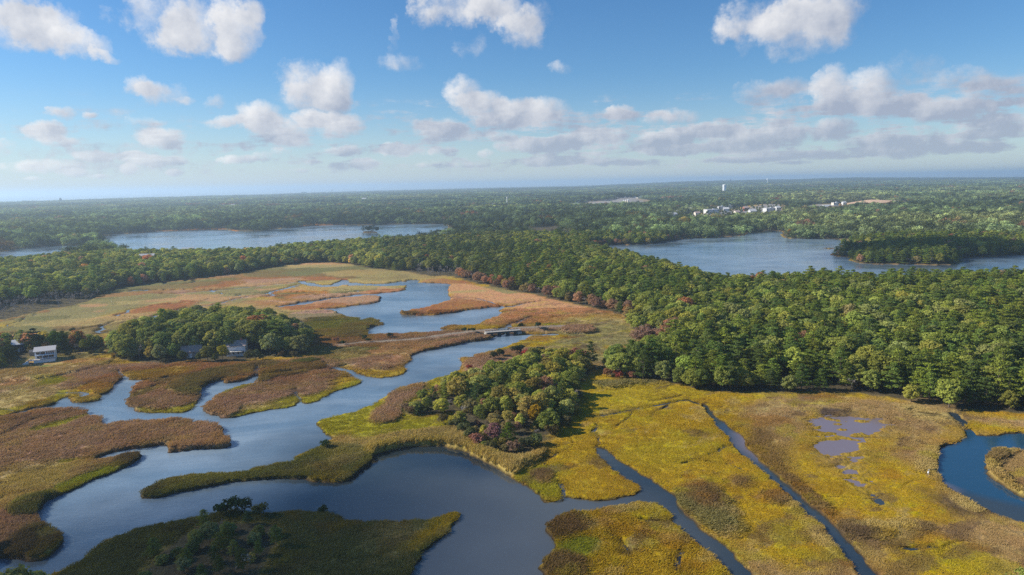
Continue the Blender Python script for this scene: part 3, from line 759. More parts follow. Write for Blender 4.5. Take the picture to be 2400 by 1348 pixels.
def clump(seed, radius, spacing, lod, size, pine=.4):
    """a patch of wood seen from a kilometre or more: every crown still its own"""
    L = Leaves(seed); r = random.Random(seed)
    n = int(radius / spacing) + 1
    for i in range(-n, n + 1):
        for j in range(-n, n + 1):
            x, y = (i + .5 * (j % 2) + r.uniform(-.4, .4)) * spacing, (j * .87 + r.uniform(-.4, .4)) * spacing
            if math.hypot(x, y) > radius * r.uniform(.85, 1.1): continue
            h = r.uniform(.66, 1.38) * (1.1 if r.random() < pine else 1); tone = r.choice((.5, .7, .9, 1.05, 1.3, 1.65))
            w = spacing * .62 * r.uniform(.8, 1.25)
            for k in range(5):
                a = r.uniform(0, 6.28); q = w * .5 * (k > 0)
                L.blob((x + q * math.cos(a), y + q * math.sin(a), 8.4 * h + (1.3 if k == 0 else r.uniform(-2.2, .6))), w * .62, w * .5, int(16 * lod), size, up=.5, jit=.5, shade=(.8 * tone, 1.2 * tone), bottom=-.2)
            L.blob((x, y, 4.2 * h), w * .55, 4.0, int(20 * lod), size * 1.15, up=.1, jit=.5, shade=(.75 * tone, 1.1 * tone), bottom=-1)
    me = L.mesh('wood'); me.materials.append(M_LEAF)
    return me
CLUMP_MID = [clump(600 + k, 17, 8.8, 1.35, 1.3) for k in range(5)]
CLUMP_FAR = [clump(700 + k, 36, 11.5, .75, 2.4) for k in range(4)]

def grass_patch(seed, R, n, h, w, lean):
    rg = np.random.default_rng(seed)
    a, q = rg.random(n) * 6.283, R * np.sqrt(rg.random(n))
    x, y = np.cos(a) * q, np.sin(a) * q
    hh = h * (.55 + .75 * rg.random(n)) * (1.02 - .18 * (q / R) ** 2)
    yaw = rg.random(n) * 6.283
    wx, wy = np.cos(yaw) * w * .5, np.sin(yaw) * w * .5
    lx, ly = lean * hh * (.6 + rg.normal(0, .5, n)), lean * hh * rg.normal(0, .7, n)
    z = np.zeros(n) - .15
    V = np.stack([np.stack([x - wx, y - wy, z], 1), np.stack([x + wx, y + wy, z], 1),
                  np.stack([x + wx * .7 + lx, y + wy * .7 + ly, hh], 1), np.stack([x - wx * .5 + lx * .9, y - wy * .5 + ly * .9, hh * .93], 1)], 1).reshape(-1, 3)
    me = make_mesh('grass', V, np.arange(4 * n).reshape(-1, 4))
    set_attr(me, 'leaf', 'FLOAT', np.repeat(rg.uniform(.84, 1.18, n), 4))
    me.materials.append(M_GRASS)
    return me
TUFT = [grass_patch(800 + k, 1.5, 110, 1.0, .15, .6) for k in range(5)]

# ------------------------------------------------------------------ masses nobody could count: one object each, scattered by geometry nodes
def mass(name, meshes, P, yaw, size, tint, pick):
    """P points (n,3); every point carries one of the meshes"""
    me = bpy.data.meshes.new(name)
    me.vertices.add(len(P)); me.vertices.foreach_set('co', np.asarray(P, np.float32).ravel())
    set_attr(me, 'yaw', 'FLOAT', yaw); set_attr(me, 'size', 'FLOAT_VECTOR', size)
    set_attr(me, 'tint', 'FLOAT_VECTOR', tint); set_attr(me, 'pick', 'INT', pick)
    o = link(name, me)
    ng = bpy.data.node_groups.new(name, 'GeometryNodeTree')
    ng.interface.new_socket('Geometry', in_out='INPUT', socket_type='NodeSocketGeometry')
    ng.interface.new_socket('Geometry', in_out='OUTPUT', socket_type='NodeSocketGeometry')
    T = NT(ng)
    gi, go = T.add('NodeGroupInput'), T.add('NodeGroupOutput')
    jn = T.add('GeometryNodeJoinGeometry')
    for m in meshes:
        src = bpy.data.objects.new(m.name, m)               # never linked to the scene
        oi = T.add('GeometryNodeObjectInfo', {'Object': src})
        gt = T.add('GeometryNodeGeometryToInstance', {0: oi.outputs['Geometry']})
        T.l.new(gt.outputs[0], jn.inputs[0])
    at = lambda n_, t: T.add('GeometryNodeInputNamedAttribute', {'Name': n_}, data_type=t).outputs[0]
    eul = T.add('ShaderNodeCombineXYZ', {'Z': at('yaw', 'FLOAT')}).outputs[0]
    rot = T.add('FunctionNodeEulerToRotation', {0: eul}).outputs[0]
    ip = T.add('GeometryNodeInstanceOnPoints', {'Points': gi.outputs[0], 'Instance': jn.outputs[0], 'Pick Instance': True,
               'Instance Index': at('pick', 'INT'), 'Rotation': rot, 'Scale': at('size', 'FLOAT_VECTOR')})
    T.l.new(ip.outputs[0], go.inputs[0])
    o.modifiers.new('scatter', 'NODES').node_group = ng
    return o

def hexgrid(r0, r1, sp, half, jit=.36):
    n = int(r1 / sp) + 2
    i, j = np.meshgrid(np.arange(-n, n + 1), np.arange(0, int(r1 / sp / .866) + 2), indexing='ij')
    x = (i + .5 * (j % 2)) * sp; y = j * sp * .866
    x = x + RNG.uniform(-jit, jit, x.shape) * sp; y = y + RNG.uniform(-jit, jit, x.shape) * sp
    P = np.stack([x.ravel(), y.ravel()], 1)
    r = np.hypot(P[:, 0], P[:, 1]); a = np.degrees(np.arctan2(P[:, 0], P[:, 1]))
    return P[(r > r0) & (r < r1) & (np.abs(a) < half)]

def xyz(P, dz=0.0):
    return np.concatenate([P, (lookup(hgt, P) + dz)[:, None]], 1)

# tints of the foliage (real leaf colours)
T_OAK = np.array([[.27, .275, .070], [.21, .245, .065], [.29, .30, .085], [.18, .215, .062], [.30, .29, .070], [.25, .265, .105]])
T_PINE = np.array([[.150, .185, .042], [.115, .160, .042], [.18, .21, .040], [.10, .14, .046], [.185, .21, .044]])
T_FALL = np.array([[.34, .195, .115], [.36, .21, .08], [.31, .18, .12], [.35, .27, .07], [.36, .16, .075], [.28, .225, .09]])
# ------------------------------------------------------------------ woods
TP = hexgrid(118, 950, 6.7, 50)
TG = hexgrid(118, 480, 4.9, 50)
in_grove = lambda P: np.maximum.reduce([sdf(g, P) for g in GROVES.values()]) > 0
TP = np.concatenate([TP[~in_grove(TP)], TG[in_grove(TG)]])
_l, _m, _c, FT = (survey(TP))
TP, FT = TP[FT > 1.0], FT[FT > 1.0]
HOUSES = [(105, 846, 13), (80, 862, 6), (556, 845, 13), (450, 848, 9), (44, 838, 6)]
for hx, hy, hr in HOUSES:
    c = ground(hx, hy)
    k = np.hypot(*(TP - c).T) > hr
    TP, FT = TP[k], FT[k]
N = len(TP)
tz = lookup(hgt, TP)
px, py = project(np.concatenate([TP, tz[:, None]], 1))
dist = np.hypot(TP[:, 0], TP[:, 1])
inside = {k: sdf(g, TP, 30) > -6 for k, g in GROVES.items()}
def near_px(x, y, r):                 # within r metres of a surveyed point
    return np.hypot(*(TP - ground(x, y)).T) < r
sn = fbm(TP[:, 0], TP[:, 1], 90, 3, 111)
u = RNG.random(N)
pine_p = np.clip(.42 + sn * .9, .06, .93)
pine_p = np.where((px > 1500) & (px < 2600) & (py > 590), np.clip(.50 + sn * 1.0 + .25 * sstep(1500, 2300, px) - .35 * sstep(14, 4, FT), .06, .9), pine_p)
pine_p = np.where(inside['clump'], .16, pine_p); pine_p = np.where(inside['house_grove'], .14, pine_p)
pine_p = np.where(inside['shaded_wood'], .3, pine_p)
pine_p = np.where((px > 1700) & (py > 560) & (py < 640), .85, pine_p)      # dark pines of the wooded point in the lake
pine_p = np.where((px < 1000) & (dist > 420), pine_p * .4, pine_p)
kind = np.where(u < pine_p, 'pine', 'oak').astype('U8')
edge = FT < 9
v = RNG.random(N)
fallp = np.where(edge, .15, .012)
fallp = np.where(edge & (px > 1040) & (px < 1480) & (py < 770), .8, fallp)
fallp = np.where(edge & (px < 700) & (px > 130) & (py > 600) & (py < 720), .38, fallp)
fallp = np.where(inside['clump'], np.where(edge, .32, .13), fallp)
fallp = np.where(inside['left_yard'], .35, fallp)
fallp = np.where(inside['shaded_wood'], .04, fallp)
kind[v < fallp] = 'autumn'
kind[near_px(1510, 802, 13) | near_px(1550, 806, 8)] = 'autumn'
thick = near_px(1170, 1030, 19) & (RNG.random(N) < .6)
kind[thick] = 'autumn'
bare = np.zeros(N, bool)
for x, y, r in ((30, 742, 42), (110, 722, 38), (190, 706, 28), (-60, 752, 40), (1000, 648, 26), (1035, 646, 20), (960, 640, 18)):
    bare |= near_px(x, y, r) & (RNG.random(N) < .85)
bare |= edge & (FT < 6) & (RNG.random(N) < .08)
kind[bare] = 'bare'
pine_stand = edge & (px > 380) & (px < 520) & (py < 690) | edge & (px > 880) & (px < 960) & (py < 650)
kind[pine_stand & (RNG.random(N) < .8)] = 'pine'
hs = RNG.uniform(.74, 1.2, N)
hs *= np.where(edge, .86, 1.0)
hs *= np.where(inside['clump'], .72, 1.0) * np.where(inside['house_grove'], 1.1, 1.0) * np.where(inside['left_yard'], .72, 1) * np.where(inside['shaded_wood'], .38, 1)
hs *= np.where(near_px(1170, 1030, 17), .58, 1) * np.where(near_px(965, 955, 14), .68, 1)
hs *= np.where(kind == 'bare', .85, 1) * np.where((kind == 'autumn') & edge, .85, 1)
ws = hs * RNG.uniform(.98, 1.32, N)
size = np.stack([ws, ws, hs], 1)
yaw = RNG.uniform(0, 6.28, N)
tid = RNG.integers(0, 1000, N)
tint = np.where((kind == 'pine')[:, None], T_PINE[tid % 5], T_OAK[tid % 6])
fall_i = np.where(near_px(1100, 655, 60) | near_px(1510, 802, 18), np.array([0, 2, 4])[tid % 3], tid % 6)
fall_i = np.where(inside['clump'], np.array([3, 5, 3, 0, 3])[tid % 5], fall_i)
fall_lit = 1.25
fall_i = np.where(near_px(1170, 1030, 19), np.array([3, 5, 5, 0, 3])[tid % 5], fall_i)
tint = np.where((kind == 'autumn')[:, None], T_FALL[fall_i % 6] * 1.15, tint)
tint = np.where((kind == 'bare')[:, None], np.array([.3, .27, .24]), tint)
tint = np.where((inside['clump'] & (kind == 'oak'))[:, None], tint * np.array([1.40, 1.30, .95]), tint)
tint = np.where(((px > 1200) & (dist > 200) & ~inside['clump'] & (kind != 'autumn'))[:, None], tint * np.array([1.14, 1.17, .90]), tint)
tint = np.where((inside['house_grove'])[:, None], tint * 1.2, tint)
tint = tint * np.exp(RNG.normal(0, .18, (N, 1)).clip(-.45, .3)) * np.where((px < 900) & (dist > 420), 1.5, 1.0)[:, None] * RNG.uniform(.95, 1.05, (N, 3))
pick = RNG.integers(0, 1 << 20, N)
VAR = dict(oak=OAK, pine=PINE, autumn=FALL, bare=BARE)

# the trees that show largest are objects of their own
infr = (px > -60) & (px < 2460) & (py < 1440)
order = np.argsort(dist)
LIMIT = dict(oak=295, pine=290, autumn=170, bare=90)
solo = np.zeros(N, bool)
left = dict(LIMIT)
for i in order:
    k = kind[i]
    if infr[i] and left[k] > 0:
        left[k] -= 1; solo[i] = True

def place_name(i):
    x, y = px[i], py[i]
    if inside['clump'][i]:
        if near_px_i(i, 1170, 1030, 22): return 'in the low thicket at the pond'
        return 'in the clump by the pond, ' + ('beside its shadow' if x > 1290 else 'at its creek end' if x < 1020 else 'in its middle')
    if inside['house_grove'][i]: return 'in the house grove, ' + ('left part' if x < 400 else 'around the houses' if x < 590 else 'right part')
    if inside['left_yard'][i]: return 'in the yard around the white deck house'
    if inside['shaded_wood'][i]: return 'in the shaded wood on the dark near bank'
    if x < 1060: return 'along the far marsh edge, left'
    if y > 880: return 'fronting the right wood, ' + ('by the yellow marsh' if x < 1900 else 'by the blue bend')
    if x < 1560 and y > 690: return 'at the tan marsh wood edge'
    return 'inside the right wood, ' + ('front rows' if y > 850 else 'behind the front rows')
def near_px_i(i, x, y, r):
    c = ground(x, y)
    return math.hypot(TP[i, 0] - c[0], TP[i, 1] - c[1]) < r

def shade_word(k, t):
    if k == 'oak': return ('olive green' if t[0] > t[1] * .97 else 'bright green' if t[1] > .14 else 'deep green' if t[1] < .11 else 'mid green')
    if k == 'pine': return ('yellowish green' if t[0] > .078 else 'blackish green' if t[1] < .078 else 'dark green')
    if k == 'autumn': return ('golden' if t[1] > .62 * t[0] and t[1] > .15 else 'fox red' if t[1] < .44 * t[0] else 'russet' if t[2] > .05 else 'orange')
    return 'pale grey'
def build_tree(name, meshes, loc, yw, sz, tn, label, cat, group):
    root = empty(name, loc, yw)
    root.scale = sz
    tag(root, label, cat, group)
    root['tint'] = [float(q) for q in tn]
    crown, trunk = meshes
    c = bpy.data.objects.new('crown' if name != 'bare_tree' else 'branches', crown); COL.objects.link(c); c.parent = root
    c['tint'] = [float(q) for q in tn]
    t = bpy.data.objects.new('trunk' if name != 'shrub' else 'stem', trunk); COL.objects.link(t); t.parent = root
    return root
for k, lst in VAR.items():
    for crown, trunk in lst:
        crown.materials.append(M_LEAF if k != 'bare' else M_DEAD); trunk.materials.append(M_BARK if k != 'bare' else M_DEAD)
for crown, trunk in SHRUB:
    crown.materials.append(M_LEAF); trunk.materials.append(M_BARK)
NAME = dict(oak='oak_tree', pine='pine_tree', autumn='autumn_tree', bare='bare_tree')
LOOK = dict(oak='{h}{c} round oak', pine='{h}{c} layered pine', autumn='{h}{c} autumn tree', bare='{h}{c} leafless tree')
for i in np.flatnonzero(solo):
    k = kind[i]
    h = 'tall ' if hs[i] > 1.06 else 'low ' if hs[i] < .78 else ''
    lab = LOOK[k].format(h=h, c=shade_word(k, tint[i])) + ' ' + place_name(i)
    build_tree(NAME[k], VAR[k][pick[i] % len(VAR[k])], (TP[i, 0], TP[i, 1], tz[i] - (1.3 if edge[i] and k in ('oak', 'autumn') else .1)), yaw[i], size[i], tint[i], lab, 'tree', 'trees: ' + lab)
# the rest of the woods
rest = ~solo
def rest_of(k, name, label, cat):
    m = np.flatnonzero(rest & (kind == k))
    ms = []
    for crown, trunk in VAR[k]:
        if k == 'bare':
            V = joined_bare(crown, trunk)
        else:
            V = joined(name, crown, trunk)
        ms.append(V)
    o = mass(name, ms, np.concatenate([TP[m], tz[m][:, None] - np.where(edge[m], 1.2, .1)[:, None]], 1), yaw[m], size[m], tint[m], pick[m] % len(ms))
    return tag(o, label, cat, kind='stuff')
def joined_bare(a, b):
    lf = a.copy(); set_attr(lf, 'leaf', 'FLOAT', np.ones(len(lf.vertices)))
    me = joined('bare wood', lf, b)
    me.materials.clear(); me.materials.append(M_DEAD); me.materials.append(M_DEAD)
    return me
rest_of('oak', 'oak_forest', 'green oak crowns of the deeper woods behind the nearest trees', 'forest')
rest_of('pine', 'pine_forest', 'dark pine crowns of the deeper woods behind the nearest trees', 'forest')
rest_of('autumn', 'autumn_woods', 'rust and gold crowns dotted through the deeper woods', 'forest')
rest_of('bare', 'bare_woods', 'grey leafless trees along the far left marsh edge', 'forest')

def far_wood(name, r0, r1, sp, need, meshes, label, tone):
    P = hexgrid(r0, r1, sp, 49)
    L_, M_, C_, F_ = survey(P)
    keep = F_ > need
    thin = fbm(P[:, 0], P[:, 1], 420, 4, 131)
    keep &= ~((thin > .38) & (RNG.random(len(P)) < .6))
    P = P[keep]; n = len(P)
    big = fbm(P[:, 0], P[:, 1], 500, 4, 121)[:, None]
    sm = RNG.random((n, 1))
    tn = np.array([.158, .20, .085]) * (1 - .42 * sstep(.0, .5, big)) + np.array([.09, .06, .02]) * sstep(.1, .5, -big) * .8
    tn = tn * np.exp((sm - .5) * 1.3) * tone
    odd = RNG.random(n) < .035
    tn[odd] = T_FALL[RNG.integers(0, 6, odd.sum())] * .8
    s = RNG.uniform(.85, 1.18, (n, 1))
    o = mass(name, meshes, xyz(P, -.3), RNG.uniform(0, 6.28, n), np.concatenate([s, s, s * RNG.uniform(.8, 1.15, (n, 1))], 1), tn, RNG.integers(0, len(meshes), n))
    return tag(o, label, 'forest', kind='stuff')
# trees standing between the houses of the lake town
Q = hexgrid(1400, 1960, 11, 24)
qc = np.maximum.reduce([sdf(CLEAR[k], Q) for k in (3, 4)])
Q = Q[(qc > 0) & (RNG.random(len(Q)) < .34)]
for bx, by in ((1672, 500), (1692, 493), (1807, 499), (1578, 512), (2035, 478), (2095, 478)):
    c = ground(bx, by); Q = Q[np.abs(Q - c).max(1) > 22]
n_ = len(Q)
to = mass('town_trees', [joined('tree', *OAK[k]) for k in range(3)], xyz(Q, -.3), RNG.uniform(0, 6.28, n_), np.repeat(RNG.uniform(.4, .75, n_), 3).reshape(-1, 3), T_OAK[RNG.integers(0, 6, n_)] * .8, RNG.integers(0, 3, n_))
tag(to, 'green trees between the white houses of the lake town', 'trees', kind='stuff')
far_wood('distant_forest', 940, 2600, 25, 5, CLUMP_MID, 'mixed green woods around the two lakes in the middle distance', 1.0)
far_wood('horizon_forest', 2600, 6900, 56, 14, CLUMP_FAR, 'hazy blue green woods running to the horizon', 1.0)

# ------------------------------------------------------------------ marsh grass and reeds
def sward(r0, r1, sp, seed):
    P = hexgrid(r0, r1, sp, 46, .5)
    P = P[np.abs(np.degrees(np.arctan2(P[:, 0], P[:, 1]))) < 45]
    ld, fd, cd, rd = lookup(LAND, P), lookup(FOREST, P), lookup(CLEARD, P), lookup(reed, P)
    ct, pm_ = lookup(cut, P), np.maximum(sdf(PANNE, P), sdf(PANNE2, P))
    k = (ld > .55) & (fd < .5) & (cd < -1) & (ct < .25) & (pm_ < -1.5)
    d1 = linedist(CAUSEWAY, P); d2 = linedist(CAUSEWAY2, P)
    k &= (d1 > 2.6) & (d2 > 2.6)
    dens = np.clip(.08 + rd * .85, .2, 1) + (ld < 4) * .3
    k &= RNG.random(len(P)) < dens
    P, rd, ld = P[k], rd[k], ld[k]
    n = len(P)
    tn = lookup(col, P) * RNG.uniform(.94, 1.08, (n, 1)) * RNG.uniform(.98, 1.02, (n, 3)) * 1.2
    hz = np.clip(rd * RNG.uniform(.34, .5, n), .09, 1.1)
    w = RNG.uniform(.8, 1.3, n) * (sp / 1.25) ** .6 * np.clip(ld / 1.6, .42, 1)
    sw = np.degrees(fbm(P[:, 0], P[:, 1], 30, 3, seed)) / 28
    return xyz(P, -.05), sw + RNG.uniform(-.6, .6, n), np.stack([w, w, hz], 1), tn, RNG.integers(0, len(TUFT), n)
g1, g2 = sward(118, 235, 1.15, 141), sward(235, 430, 2.0, 143)
gg = [np.concatenate(t_) for t_ in zip(g1, g2)]
grass = mass('marsh_grass', TUFT, *gg)
tag(grass, 'golden, green and brown grass and reeds covering the near salt marsh', 'grass', kind='stuff')
# ------------------------------------------------------------------ single plants that stand out
def spot(px_, py_):
    c = ground(px_, py_)
    z = float(lookup(hgt, c[None, :])[0])
    return float(c[0]), float(c[1]), z

def special(name, meshes, px_, py_, s, tn, label, cat='tree', group=None, wide=1.0):
    x, y, z = spot(px_, py_)
    return build_tree(name, meshes, (x, y, z - .08), random.uniform(0, 6.28), (s * wide, s * wide, s), tn, label, cat, group)
special('oak_tree', OAK[0], 134, 829, .92, (.13, .20, .03), 'bright green broad tree just behind the white deck house')
special('pine_tree', PINE[1], 84, 832, 1.05, (.045, .075, .035), 'tall dark conifer on the lawn left of the white deck house', wide=1.25)
special('oak_tree', OAK[2], 50, 822, .85, (.28, .26, .13), 'pale cream green tree above the dark cottage')
special('autumn_tree', FALL[0], 12, 822, .8, (.34, .16, .06), 'orange brown tree left of the dark cottage', wide=1.2)
special('autumn_tree', FALL[1], 172, 828, .72, (.42, .20, .09), 'salmon orange tree right of the bright green tree', wide=.7)
special('oak_tree', OAK[1], 200, 832, .62, (.22, .23, .04), 'yellow green small tree at the right end of the yard')
special('oak_tree', OAK[3], 22, 862, .82, (.075, .095, .035), 'dark green dense tree left of the lawn', wide=1.2)
special('oak_tree', OAK[4], -12, 858, .85, (.09, .09, .03), 'brownish green tree at the left edge of the picture', wide=1.2)
special('oak_tree', OAK[3], 488, 850, .66, (.24, .23, .06), 'yellow green tree in front of the grove between the two houses', wide=1.15)
special('autumn_tree', FALL[2], 523, 848, .66, (.34, .30, .03), 'bright yellow small tree left of the pink roofed house')
special('oak_tree', OAK[0], 586, 848, .5, (.13, .12, .05), 'brownish low tree hiding the right side of the pink roofed house', wide=1.3)
special('pine_tree', PINE[3], 1461, 874, .78, (.075, .11, .022), 'lone tall pine standing at the marsh gap', wide=1.35)
special('pine_tree', PINE[0], 1385, 862, .95, (.07, .10, .03), 'slender pine rising at the back of the clump', wide=.8)
special('pine_tree', PINE[2], 1520, 880, .95, (.085, .105, .03), 'slim pale pine at the front of the right wood', wide=.8)
for px_, py_, s, tn, w in ((1492, 806, .62, (.36, .225, .16), 1.35), (1514, 808, .74, (.33, .20, .145), 1.3), (1538, 806, .62, (.37, .22, .15), 1.3), (1504, 800, .7, (.32, .20, .14), 1.2)):
    special('autumn_tree', FALL[int(px_) % 4], px_, py_, s, tn, 'dusty pink brown tree in the knot at the marsh corner of the right wood', group='pink brown knot of trees', wide=w)
special('autumn_tree', FALL[3], 1158, 1040, .55, (.30, .15, .15), 'dusky pink bush tree in the thicket at the pond', wide=1.2)
special('pine_tree', PINE[4], 1192, 1045, .55, (.12, .17, .02), 'bright green small pine in the thicket at the pond', wide=1.2)
special('autumn_tree', FALL[1], 1255, 1000, .6, (.42, .26, .02), 'yellow orange tree on the shadow side of the thicket')
special('pine_tree', PINE[2], 1160, 962, .62, (.09, .13, .018), 'vivid green pine at the front of the clump', wide=1.3)
special('autumn_tree', FALL[0], 270, 672, 1.0, (.42, .09, .06), 'bright red tree at the left wood edge')
special('autumn_tree', FALL[2], 1548, 562, .95, (.30, .11, .07), 'rust red tree on the far shore of the lake')
special('autumn_tree', FALL[3], 1850, 557, .95, (.42, .20, .03), 'orange tree on the point where the lake narrows')
special('autumn_tree', FALL[1], 2072, 566, .8, (.36, .12, .09), 'pinkish red tree at the head of the lake cove')
for k, (px_, py_) in enumerate(((852, 544), (860, 543), (868, 542.5), (877, 543), (884, 544), (864, 545), (873, 545))):
    special('oak_tree' if k % 3 else 'pine_tree', OAK[k % 5] if k % 3 else PINE[k % 5], px_, py_, .9 if k % 3 else 1.0, (.05, .075, .035),
            ('dark round tree' if k % 3 else 'dark pointed tree') + ' on the islet in the far pond', group='trees of the pond islet')
for px_, py_, s, tn in ((470, 851, .4, (.13, .15, .05)), (430, 852, .5, (.12, .14, .05)), (505, 853, .4, (.16, .17, .05)), (600, 848, .5, (.14, .16, .06))):
    special('oak_tree', OAK[int(px_) % 5], px_, py_, s, tn, 'low garden tree on the marsh side of the grove houses', group='garden trees of the grove houses', wide=1.2)
# shrubs: dark ones on the causeway, pink and green ones on the marsh
SH = [(855, 800, .9, 0), (862, 806, .7, 0), (805, 812, .7, 0), (915, 797, .9, 0), (1090, 780, .8, 0), (1100, 779, .6, 0), (1110, 786, .8, 0), (1222, 771, 1.0, 0), (1262, 776, 1.0, 0),
      (1160, 846, 1.2, 0), (1175, 838, 1.2, 0), (1210, 832, 1.3, 0), (1222, 828, 1.1, 0), (1250, 834, 1.1, 0), (1268, 834, 1.4, 0), (1232, 838, 1.0, 1), (1098, 872, .8, 1), (788, 808, 1.1, 2), (1335, 838, 1.2, 2), (1352, 836, 1.3, 2),
      (1320, 845, 1.1, 2), (1370, 842, 1.2, 2), (150, 838, .8, 0), (160, 842, .8, 0), (178, 836, .7, 3), (215, 838, .8, 3), (238, 834, .9, 3), (280, 842, .8, 3), (310, 848, .8, 3), (385, 856, .9, 3), (660, 838, 1.1, 3), (690, 838, 1.0, 3),
      (720, 834, 1.1, 0), (745, 830, 1.0, 3), (170, 785, 1.0, 3), (612, 846, .9, 3), (1070, 1010, 1.3, 3), (1085, 1022, 1.2, 3), (1100, 1040, 1.2, 3), (1120, 1052, 1.2, 2), (1148, 1062, 1.1, 3), (1205, 1062, 1.1, 2),
      (1232, 1056, 1.3, 3), (1255, 1046, 1.2, 3), (1040, 995, 1.1, 3), (950, 968, 1.1, 2), (962, 974, 1.1, 2), (985, 972, 1.0, 3), (1290, 1022, 1.2, 3), (1310, 1010, 1.2, 3), (1330, 998, 1.1, 3), (1425, 884, 1.1, 2), (1450, 888, 1.1, 1),
      (1480, 890, 1.1, 2), (520, 1212, 1.0, 0), (545, 1205, 1.2, 0), (570, 1205, 1.1, 0), (757, 1203, .7, 0), (610, 1215, 1.1, 3), (762, 1056, .8, 0)]
SHL = ['dark green {s} shrub', 'red {s} bush', 'pinkish brown {s} shrub', 'dull olive {s} shrub']
SHT = [(.05, .07, .028), (.36, .07, .05), (.28, .17, .10), (.13, .125, .05)]
SHW = [(0, 300, 700, 900, 'beside the houses'), (300, 760, 700, 900, 'at the foot of the house grove'), (780, 930, 700, 830, 'on the causeway left of the bridge'), (1060, 1120, 770, 800, 'next to the bridge'),
       (1200, 1300, 760, 790, 'on the bank right of the bridge'), (1080, 1300, 820, 880, 'on the back of the central island'), (1300, 1390, 820, 850, 'at the pine at the back of the clump'), (1400, 1500, 870, 900, 'in the marsh gap'),
       (930, 1340, 960, 1080, 'round the foot of the wooded clump'), (0, 1000, 1180, 1348, 'on the shaded near bank'), (600, 900, 1040, 1070, 'on the dark spit')]
for k, (px_, py_, s, c) in enumerate(SH):
    w = next((q[4] for q in SHW if q[0] <= px_ <= q[1] and q[2] <= py_ <= q[3]), 'on the marsh')
    lab = SHL[c].format(s='low' if s < .95 else 'tall' if s > 1.15 else 'round') + ' ' + w
    tn = tuple(q * random.uniform(.85, 1.2) for q in SHT[c])
    special('shrub', SHRUB[k % 4], px_, py_, s * 1.25, tn, lab, 'shrub', 'shrubs: ' + lab)
# bleached fallen tree on the shaded bank
o = special('fallen_tree', BARE[2], 552, 1338, 1.0, (.6, .57, .52), 'bleached forked dead tree on the shaded bank', 'dead tree')
M_BONE = plain('bleached wood', (.40, .37, .33), .8, .2, 5)
for c in o.children:
    c.data = c.data.copy(); c.data.materials.clear(); c.data.materials.append(M_BONE)
    c.name = 'trunk' if 'stem' in c.name else c.name
o.rotation_euler = (rad(38), rad(30), .4); o.scale = (.6, .6, .8)

# ------------------------------------------------------------------ built things
class Shape:
    def __init__(s): s.V, s.F = [], []
    def poly(s, vs): n = len(s.V); s.V += [tuple(v) for v in vs]; s.F.append(list(range(n, n + len(vs)))); return s
    def box(s, x0, x1, y0, y1, z0, z1):
        n = len(s.V)
        s.V += [(x, y, z) for z in (z0, z1) for x, y in ((x0, y0), (x1, y0), (x1, y1), (x0, y1))]
        s.F += [[n + q for q in f] for f in ((0, 3, 2, 1), (4, 5, 6, 7), (0, 1, 5, 4), (1, 2, 6, 5), (2, 3, 7, 6), (3, 0, 4, 7))]
        return s
    def prism(s, prof, x0, x1):
        """profile in y,z pushed along x"""
        n, k = len(s.V), len(prof)
        s.V += [(x0, y, z) for y, z in prof] + [(x1, y, z) for y, z in prof]
        s.F += [list(range(n, n + k))[::-1], list(range(n + k, n + 2 * k))] + [[n + i, n + (i + 1) % k, n + k + (i + 1) % k, n + k + i] for i in range(k)]
        return s
    def lathe(s, prof, k=16, cx=0, cy=0):
        n = len(s.V)
        for r, z in prof:
            s.V += [(cx + r * math.cos(6.2832 * j / k), cy + r * math.sin(6.2832 * j / k), z) for j in range(k)]
        for i in range(len(prof) - 1):
            s.F += [[n + i * k + j, n + i * k + (j + 1) % k, n + (i + 1) * k + (j + 1) % k, n + (i + 1) * k + j] for j in range(k)]
        s.F += [list(range(n, n + k))[::-1], list(range(n + (len(prof) - 1) * k, n + len(prof) * k))]
        return s
    def build(s, name, mat, parent=None):
        me = bpy.data.meshes.new(name); me.from_pydata(s.V, [], s.F); me.update()
        return link(name, me, mat, parent)

M_WHITE = plain('white painted wood', (.74, .76, .78), .6, .06, 2)
M_ROOF = plain('weathered grey shingle', (.46, .45, .45), .85, .15, 4)
M_PINKROOF = plain('pinkish brown shingle', (.40, .30, .26), .85, .15, 4)
M_DARKROOF = plain('dark shingle', (.10, .10, .11), .8, .15, 4)
M_GLASS = plain('dark window glass', (.02, .03, .045), .08, .05, 1, .8)
M_GREYWALL = plain('grey shingle wall', (.28, .27, .26), .85, .15, 4)
M_DARKWALL = plain('dark stained wall', (.045, .05, .06), .8, .15, 4)
M_DECK = plain('pale deck boards', (.55, .52, .47), .8, .12, 6)
M_LIGHTROOF = plain('pale flat roof', (.72, .72, .71), .7, .08, .2)
M_CREAM = plain('cream wall', (.66, .60, .50), .75, .08, .3)
M_BRICK = plain('red brick wall', (.36, .13, .09), .85, .15, .5)
M_CONC = plain('weathered concrete', (.34, .32, .29), .9, .15, 1)
M_TEAL = plain('dark tarred timber', (.03, .055, .065), .75, .2, 2)
M_STEEL = plain('pale painted steel', (.78, .82, .84), .45, .04, .1)
M_DARKSTEEL = plain('dark steel', (.12, .13, .15), .6, .1, .3)
M_TEALP = plain('turquoise tarpaulin', (.10, .38, .42), .5, .1, 2)
M_PANEL = plain('blue grey solar glass', (.34, .37, .45), .4, .15, .02, .5)

